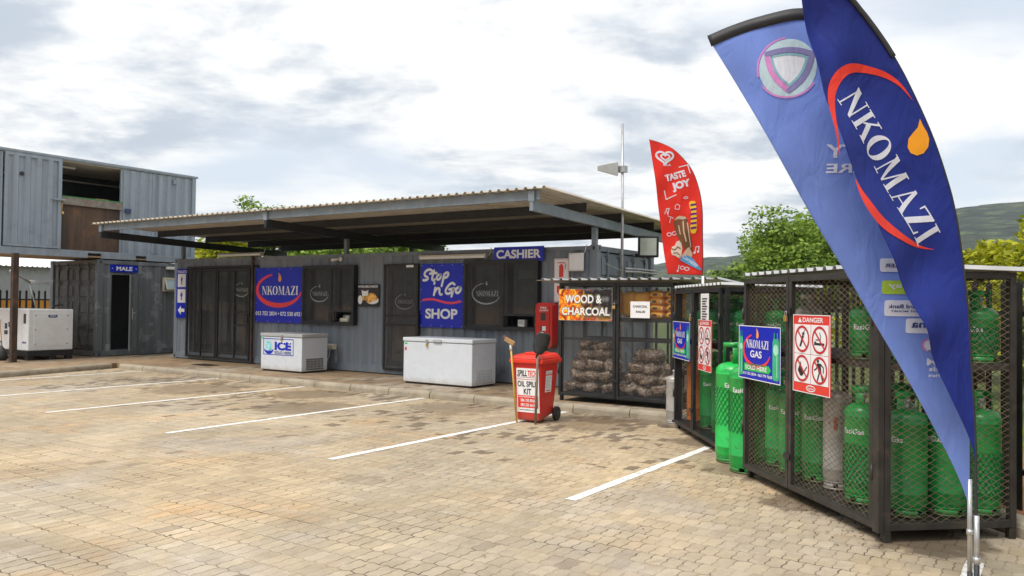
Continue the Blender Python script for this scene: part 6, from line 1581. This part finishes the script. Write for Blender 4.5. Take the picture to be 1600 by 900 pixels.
m = MB(); m.poly([(bx-.10,by+.075),(bx+.01,by+.092),(bx+.115,by+.065),(bx+.09,by-.03),(bx+.008,by-.118),(bx-.08,by-.03)], 0); F2.print('ball_face', m, PRW, .0062)
m = MB(); m.text('ITY', -.815+.055, 2.70, w=.25, h=.088, z=0, mirror=True); m.text('HERE', -.70, 2.588, w=.36, h=.06, z=0, mirror=True); m.text('ATM', -.15, 1.315, w=.19, h=.045, z=0, mirror=True); m.text('Cards', -.15, 1.27, w=.165, h=.03, z=0, mirror=True); m.text('Available Here', -.135, 1.228, w=.20, h=.024, z=0, mirror=True); F2.print('lettering', m, PRW, .005)
def rrect(mb, x0, x1, y0, y1, r_=.015):
    pts = []
    for (cx, cy, a0) in ((x1-r_,y1-r_,0),(x0+r_,y1-r_,90),(x0+r_,y0+r_,180),(x1-r_,y0+r_,270)):
        for k in range(4): a = R(a0+30*k); pts.append((cx+r_*math.cos(a), cy+r_*math.sin(a)))
    mb.poly(pts, 0)
for q in ((-.53, -.34, 1.902, 1.992), (-.50, -.20, 1.61, 1.715), (-.372, -.15, 1.50, 1.597)): m = MB(); rrect(m, *q); F2.print('logo_patch', m, PRW, .005)
m = MB(); m.disc(-.235, 1.425, .042, z=0); F2.print('ball', m, PRW, .005)
m = MB(); rrect(m, -.518, -.30, 1.755, 1.845); F2.print('logo_patch', m, cloth_mat('print_lime', (.42,.62,.06), .2, .05), .005)
m = MB(); m.text('Pay', -.415, 1.808, w=.13, h=.045, z=0, mirror=True); F2.print('patch_lettering', m, PRW, .008)
m = MB(); m.text('Standard Bank', -.345, 1.675, w=.27, h=.026, z=0, mirror=True); m.text('INSTANT MONEY', -.345, 1.643, w=.24, h=.012, z=0, mirror=True); m.text('nna', -.275, 1.553, w=.13, h=.034, z=0, mirror=True); m.text('KER', -.45, 1.945, w=.10, h=.024, z=0, mirror=True); F2.print('patch_lettering', m, cloth_mat('print_navy', (.03,.05,.2), .1, .05), .008)
m = MB(); m.arc(-.235, 1.425, .038, .038, R(100), R(250), .012, 0); F2.print('ribbon', m, PK, .008)
m = MB(); m.arc(-.235, 1.425, .038, .038, R(-100), R(95), .012, 0); F2.print('ribbon', m, PU, .008)
m = MB(); m.tube([(.031,-.05,0),(.028,.56,0)], .0155, 10); m.tube([(.03,.2,0),(.03,.235,0)], .021, 10); m.build('lower_tube', STEEL, F2.root)
m = MB(); m.tube([(.031,-.21,0),(.031,-.04,0)], .017, 10)
for k in range(4): a = R(45+90*k); m.tube([(.031,-.16,0),(.031+.2*math.cos(a),-.2,.2*math.sin(a))], .011, 6)
m.build('stand', FLAGBLACK, F2.root)
resize(F2, .8856, -.028)

# ice cream flag
def wave_o(x, y): return .03*math.sin(2.5*y+2*x)+.018*math.sin(7*(x+y*.5))+.008*math.sin(15*(x-.5*y))
pole_o = [(.011,0),(.008,1.0),(.001,2.101),(-.006,2.6),(-.011,3.014),(-.066,3.378),(-.18,3.631),(-.368,3.846),(-.592,3.967),(-.805,4.006)]
free_o = [(-.502,2.112),(-.6,2.728),(-.698,3.363),(-.805,4.006)]
F3 = Flag('red ice cream feather flag standing behind the wood cage', (-4.30,11.25,.0), R(38.9), pole_o, free_o, FR, wave_o, 2, None)
m = MB()
def heart(mb, cx, cy, s, w, tilt=0):
    pts = []
    for k in range(41):
        t = 2*math.pi*k/40; pts.append((cx+s*16*math.sin(t)**3/17, cy+s*(13*math.cos(t)-5*math.cos(2*t)-2*math.cos(3*t)-math.cos(4*t))/17*.78))
    mb.stroke(pts, w, 0, n=6)
heart(m, -.575, 3.765, .135, .030); heart(m, -.568, 3.762, .068, .022)
m.text('OLA', -.545, 3.655, w=.12, h=.035, z=0)
m.M = rot2(R(17), -.41, 3.475); m.text('TASTE', 0, .03, w=.31, h=.10, z=0, bold=.05); m.text('JOY', .045, -.125, w=.29, h=.135, z=0, bold=.06); m.M = None
m.stroke([(-.36,3.632),(-.235,3.668),(-.20,3.55)], .014, 0); m.stroke([(-.575,3.285),(-.548,3.165),(-.41,3.232)], .014, 0)
m.stroke([(-.30,3.19),(-.26,3.215),(-.23,3.20),(-.26,3.18),(-.30,3.19)], .010, 0)
m.stroke([(-.42,3.03),(-.36,3.03),(-.355,3.08),(-.39,3.10),(-.42,3.08),(-.42,3.03)], .010, 0)
m.stroke([(-.545,3.03),(-.52,2.95),(-.505,3.04),(-.545,3.03)], .010, 0); m.stroke([(-.56,2.96),(-.555,3.0)], .008, 0)
m.stroke([(-.49,2.84),(-.475,2.92),(-.515,2.93)], .010, 0); m.stroke([(-.475,2.92),(-.44,2.90)], .010, 0)
m.arc(-.485, 2.675, .03, .024, 0, 2*math.pi, .010, 0, 16); m.arc(-.415, 2.69, .03, .024, 0, 2*math.pi, .010, 0, 16)
m.stroke([(-.115,2.42),(-.105,2.50),(-.06,2.51),(-.065,2.44)], .012, 0); m.disc(-.122, 2.42, .016, z=0); m.disc(-.073, 2.435, .016, z=0)
m.arc(-.285, 2.205, .03, .022, 0, 2*math.pi, .010, 0, 16); m.arc(-.22, 2.19, .03, .022, 0, 2*math.pi, .010, 0, 16)
m.stroke([(-.345,2.16),(-.335,2.24)], .010, 0); m.disc(-.352, 2.158, .014, z=0)
F3.print('lettering', m, PRW, .005, .06)
YL = cloth_mat('print_gold', (.80,.52,.03), .2, .08); VI = cloth_mat('print_purple', (.11,.02,.18), .2, .1); CH = cloth_mat('print_chocolate', (.20,.085,.035), .2, .4); CRM = cloth_mat('print_cream', (.66,.50,.36), .2, .15); SKY = cloth_mat('print_sky', (.10,.36,.66), .2, .15)
m = MB(); m.poly([(-.215,3.125),(-.195,3.15),(-.13,3.155),(-.112,3.12),(-.100,2.75),(-.115,2.70),(-.15,2.685),(-.185,2.70),(-.2,2.75),(-.185,3.0),(-.205,3.06)], 0); F3.print('ice_print', m, YL, .005)
m = MB()
for k in range(6): y_ = 2.76+.066*k; m.poly([(-.196,y_-.012),(-.106,y_+.004),(-.106,y_+.034),(-.194,y_+.018)], 0)
F3.print('ice_print', m, VI, .0075)
m = MB(); m.poly([(-.435,2.85),(-.40,2.915),(-.35,2.94),(-.28,2.93),(-.24,2.90),(-.21,2.74),(-.16,2.56),(-.15,2.44),(-.17,2.415),(-.265,2.47),(-.33,2.57),(-.39,2.68)], 0); F3.print('chocolate_print', m, CH, .005)
m = MB(); m.poly([(-.425,2.87),(-.39,2.92),(-.35,2.938),(-.27,2.925),(-.25,2.90),(-.31,2.885),(-.36,2.895)], 0); m.poly([(-.345,2.325),(-.235,2.475),(-.20,2.50),(-.15,2.40),(-.16,2.36),(-.25,2.39)], 0); m.stroke([(-.30,2.86),(-.29,2.72),(-.25,2.58)], .018, 0); m.stroke([(-.24,2.84),(-.21,2.65),(-.18,2.5)], .014, 0); m.stroke([(-.36,2.80),(-.335,2.68)], .014, 0); F3.print('cone_print', m, CRM, .0075)
m = MB(); m.poly([(-.455,2.44),(-.44,2.50),(-.40,2.52),(-.385,2.57),(-.345,2.59),(-.315,2.55),(-.30,2.47),(-.31,2.38),(-.345,2.34),(-.40,2.375),(-.44,2.385)], 0); F3.print('scoop_print', m, cloth_mat('print_scoop', (.70,.60,.50), .2, .35), .009)
m = MB(); m.stroke([(-.44,2.47),(-.40,2.455),(-.365,2.50),(-.33,2.475)], .016, 0); m.stroke([(-.42,2.41),(-.37,2.415),(-.335,2.385)], .013, 0); F3.print('chocolate_print', m, CH, .0115)
m = MB(); m.poly([(-.33,2.315),(-.265,2.39),(-.25,2.385),(-.16,2.355),(-.018,2.178),(-.05,2.172)], 0); F3.print('wrapper_print', m, SKY, .0095)
m = MB(); m.M = rot2(R(-34), -.185, 2.295); m.text('Cornetto', 0, .01, w=.24, h=.055, z=0); F3.print('wrapper_lettering', m, PRW, .012)
m = MB(); m.tube([(.011,0,0),(.003,2.09,0)], .018, 10); m.build('lower_tube', WPLASTIC, F3.root)
m = MB(); m.tube([(.011,0,0),(.011,.25,0)], .03, 10)
for k in range(4): a = R(45+90*k); m.tube([(.011,.08,0),(.011+.22*math.cos(a),.135,.22*math.sin(a))], .011, 6)
m.build('stand', FLAGBLACK, F3.root)

# ================================================================== trees
def leafmat(name, dark, mid, light):
    m, g, p = newmat(name)
    geo = g.n('ShaderNodeNewGeometry'); oc = g.n('ShaderNodeTexCoord').outputs['Object']
    r_ = geo.outputs['Random Per Island']
    n1 = g.noise(oc, 1.1, 3, .6)
    c = g.mix(g.ramp(g.math('ADD', g.math('MULTIPLY', r_, .45), g.math('MULTIPLY', n1, .75)), .32, .82), dark, light)
    c = g.mix(g.math('MULTIPLY', r_, .5), c, mid)
    g.set(p.inputs['Base Color'], c); p.inputs['Roughness'].default_value = .5; p.inputs['Specular IOR Level'].default_value = .3
    tr = g.n('ShaderNodeBsdfTranslucent'); g.set(tr.inputs[0], c); mx = g.n('ShaderNodeMixShader'); mx.inputs[0].default_value = .35
    lk = m.node_tree.links; lk.new(p.outputs[0], mx.inputs[1]); lk.new(tr.outputs[0], mx.inputs[2]); lk.new(mx.outputs[0], m.node_tree.nodes['Material Output'].inputs[0])
    return m
LG = leafmat('leaf_green', (.075,.16,.02), (.19,.32,.04), (.38,.50,.08))
LY = leafmat('leaf_yellow_green', (.13,.17,.008), (.34,.37,.014), (.60,.58,.03))
LD = leafmat('leaf_dark', (.022,.05,.012), (.055,.10,.02), (.12,.18,.04))
BARK = pm('bark', (.075,.055,.04), .9, var=.35, scale=9, bump=.4, bscale=30)
def tree(label, x, y, z0, h, rad, crown_lo, n_clump, per, leaf, mat, seed, group='trees behind the shop', trunk=.11, cat='tree', flat=1.0, spread=.31):
    rg = random.Random(seed)
    t_ = thing('leafy_tree' if cat == 'tree' else 'leafy_bush', label, cat, (x,y,z0), group=group)
    m = MB(); c = Vector((x,y,z0)); zc = z0+crown_lo+(h-crown_lo)*.5; rz = (h-crown_lo)*.5
    top = Vector((x+rg.uniform(-.2,.2), y, z0+h*.72))
    m.tube([c, c+Vector((rg.uniform(-.1,.1),0,h*.25)), c.lerp(top,.6)+Vector((rg.uniform(-.15,.15),0,0)), top], [trunk, trunk*.8, trunk*.55, trunk*.2], 8)
    clumps = []
    for k in range(n_clump):
        while True:
            v = Vector((rg.uniform(-1,1),rg.uniform(-1,1),rg.uniform(-1,1)))
            if .30 < v.length < 1: break
        k_ = .78+.42*noise.noise(v*1.7+Vector((seed,0,0)))
        cc = Vector((x+v.x*rad*k_, y+v.y*rad*k_, zc+v.z*rz*k_*flat))
        clumps.append(cc)
        if k % 3 == 0:
            a = c.lerp(top, rg.uniform(.3,.95)); mid = a.lerp(cc,.5)+Vector((0,0,rg.uniform(-.1,.25)))
            m.tube([a, mid, cc], [trunk*.32, trunk*.2, trunk*.07], 5)
    m.build('trunk', BARK, t_, W=True)
    m = MB()
    for cc in clumps:
        cr = rad*spread*rg.uniform(.55,1.15); ls = rg.uniform(.75,1.35)
        for _ in range(per):
            d_ = Vector((max(-.85,min(.85,rg.gauss(0,.5))),max(-.85,min(.85,rg.gauss(0,.5))),max(-.6,min(.6,rg.gauss(0,.36)))))*cr
            p = cc+d_
            s_ = leaf*ls*rg.uniform(.5,1.3); a = Vector((rg.gauss(0,1),rg.gauss(0,1),rg.gauss(0,.5))).normalized(); b_ = a.cross(Vector((rg.gauss(0,1),rg.gauss(0,1),rg.gauss(0,1)))).normalized()
            m.mesh([p-a*s_, p+b_*s_*.5, p+a*s_, p-b_*s_*.5], [(0,1,2,3)])
    m.build('crown', mat, t_, W=True)
    return t_
gR, gL, gY = 'green trees behind the gas cages', 'trees behind the shop', 'yellow green trees behind the fence'
tree('big rounded green tree behind the near gas cage', -6.9, 27.0, -.05, 4.95, 2.55, 1.3, 170, 280, .068, LG, 3, gR, .14)
tree('lower green tree merging right of the big rounded one', -5.0, 27.5, -.05, 4.4, 1.7, 1.2, 100, 230, .075, LG, 4, gR, .1)
tree('low green tree left of the big rounded one above the far cage', -9.9, 29.0, -.05, 3.2, 1.6, .6, 80, 220, .075, LG, 5, gR, .08)
tree('small dark green tree under the big rounded one', -7.6, 24.0, -.05, 2.9, 1.9, .4, 55, 140, .08, LD, 6, gR, .08)
tree('tall yellow green tree at the far right edge', .35, 21.0, -.05, 4.3, 1.9, .9, 110, 190, .09, LY, 8, gY, .12)
tree('yellow green tree between the blue flags and the right edge', -1.7, 22.5, -.05, 3.55, 1.6, .8, 80, 190, .09, LY, 9, gY, .1)
tree('low yellow green bush behind the right cage', -2.3, 18.0, -.05, 2.55, 1.5, .2, 70, 170, .08, LY, 10, gY, .07)
tree('second low yellow green bush close to the right fence', .2, 15.0, -.05, 2.3, 1.3, .15, 65, 170, .075, LY, 11, gY, .07)
tree('dry olive bush low behind the fence on the right', .9, 12.8, -.05, 1.5, 1.0, .05, 30, 120, .055, LD, 12, gY, .05, 'bush')
tree('loose topped tree rising above the canopy roof', -27.1, 22.5, -.05, 6.0, 1.75, 3.6, 34, 110, .085, LG, 21, gL, .13, spread=.30)
tree('broad green tree seen under the canopy beside the upper container', -30.2, 23.0, -.05, 5.35, 2.4, 1.2, 95, 160, .11, LY, 22, gL, .13)
tree('green tree seen under the middle of the canopy', -25.2, 23.5, -.05, 5.0, 2.3, 1.2, 90, 160, .11, LG, 23, gL, .12)
tree('green tree seen under the canopy nearest the shop wall post', -21.5, 24.5, -.05, 4.9, 2.1, 1.2, 75, 150, .11, LG, 24, gL, .12)
# grass and weeds on the bank at the right
m = MB(); rg = random.Random(5)
for k in range(2600):
    a = rg.uniform(-6,6); b_ = .95+abs(rg.gauss(0,1.6)); p = P0-dN*a+eN*b_
    if noise.noise(Vector((p.x*.9,p.y*.9,0))) < .02: continue
    h_ = rg.uniform(.06,.22); l_ = Vector((rg.gauss(0,.05),rg.gauss(0,.05),0)); w_ = Vector((rg.uniform(-1,1),rg.uniform(-1,1),0)).normalized()*.008
    q = Vector((p.x,p.y,.068)); m.mesh([q-w_, q+w_, q+l_+Vector((0,0,h_))], [(0,1,2)])
tag(m.build('grass', LY), kind='stuff')

# dry leaves and grit swept against the kerb and the cages
m = MB(); rg = random.Random(9)
spots = [(rg.uniform(-18,-4.8), 11.12-abs(rg.gauss(0,.16))-.01) for _ in range(260)]+[(rg.uniform(-13,-1), rg.uniform(3.5,11)) for _ in range(110)]
for k in range(120):
    t = rg.uniform(-.2,2.4); q = Vector((-2.60,8.02,0))+dN*t-eN*abs(rg.gauss(0,.18)); spots.append((q.x, q.y))
for (x_, y_) in spots:
    s_ = rg.uniform(.006,.02); a = rg.uniform(0,6.28); c_, d_ = math.cos(a)*s_, math.sin(a)*s_; z_ = .0055+rg.uniform(0,.003)
    m.mesh([(x_-c_,y_-d_,z_),(x_+d_*.5,y_-c_*.5,z_+s_*.3),(x_+c_,y_+d_,z_),(x_-d_*.5,y_+c_*.5,z_+s_*.15)], [(0,1,2,3)])
tag(m.build('leaf_litter', pm('dry_leaf', (.13,.085,.045), .8, var=.5, scale=3)), kind='stuff')
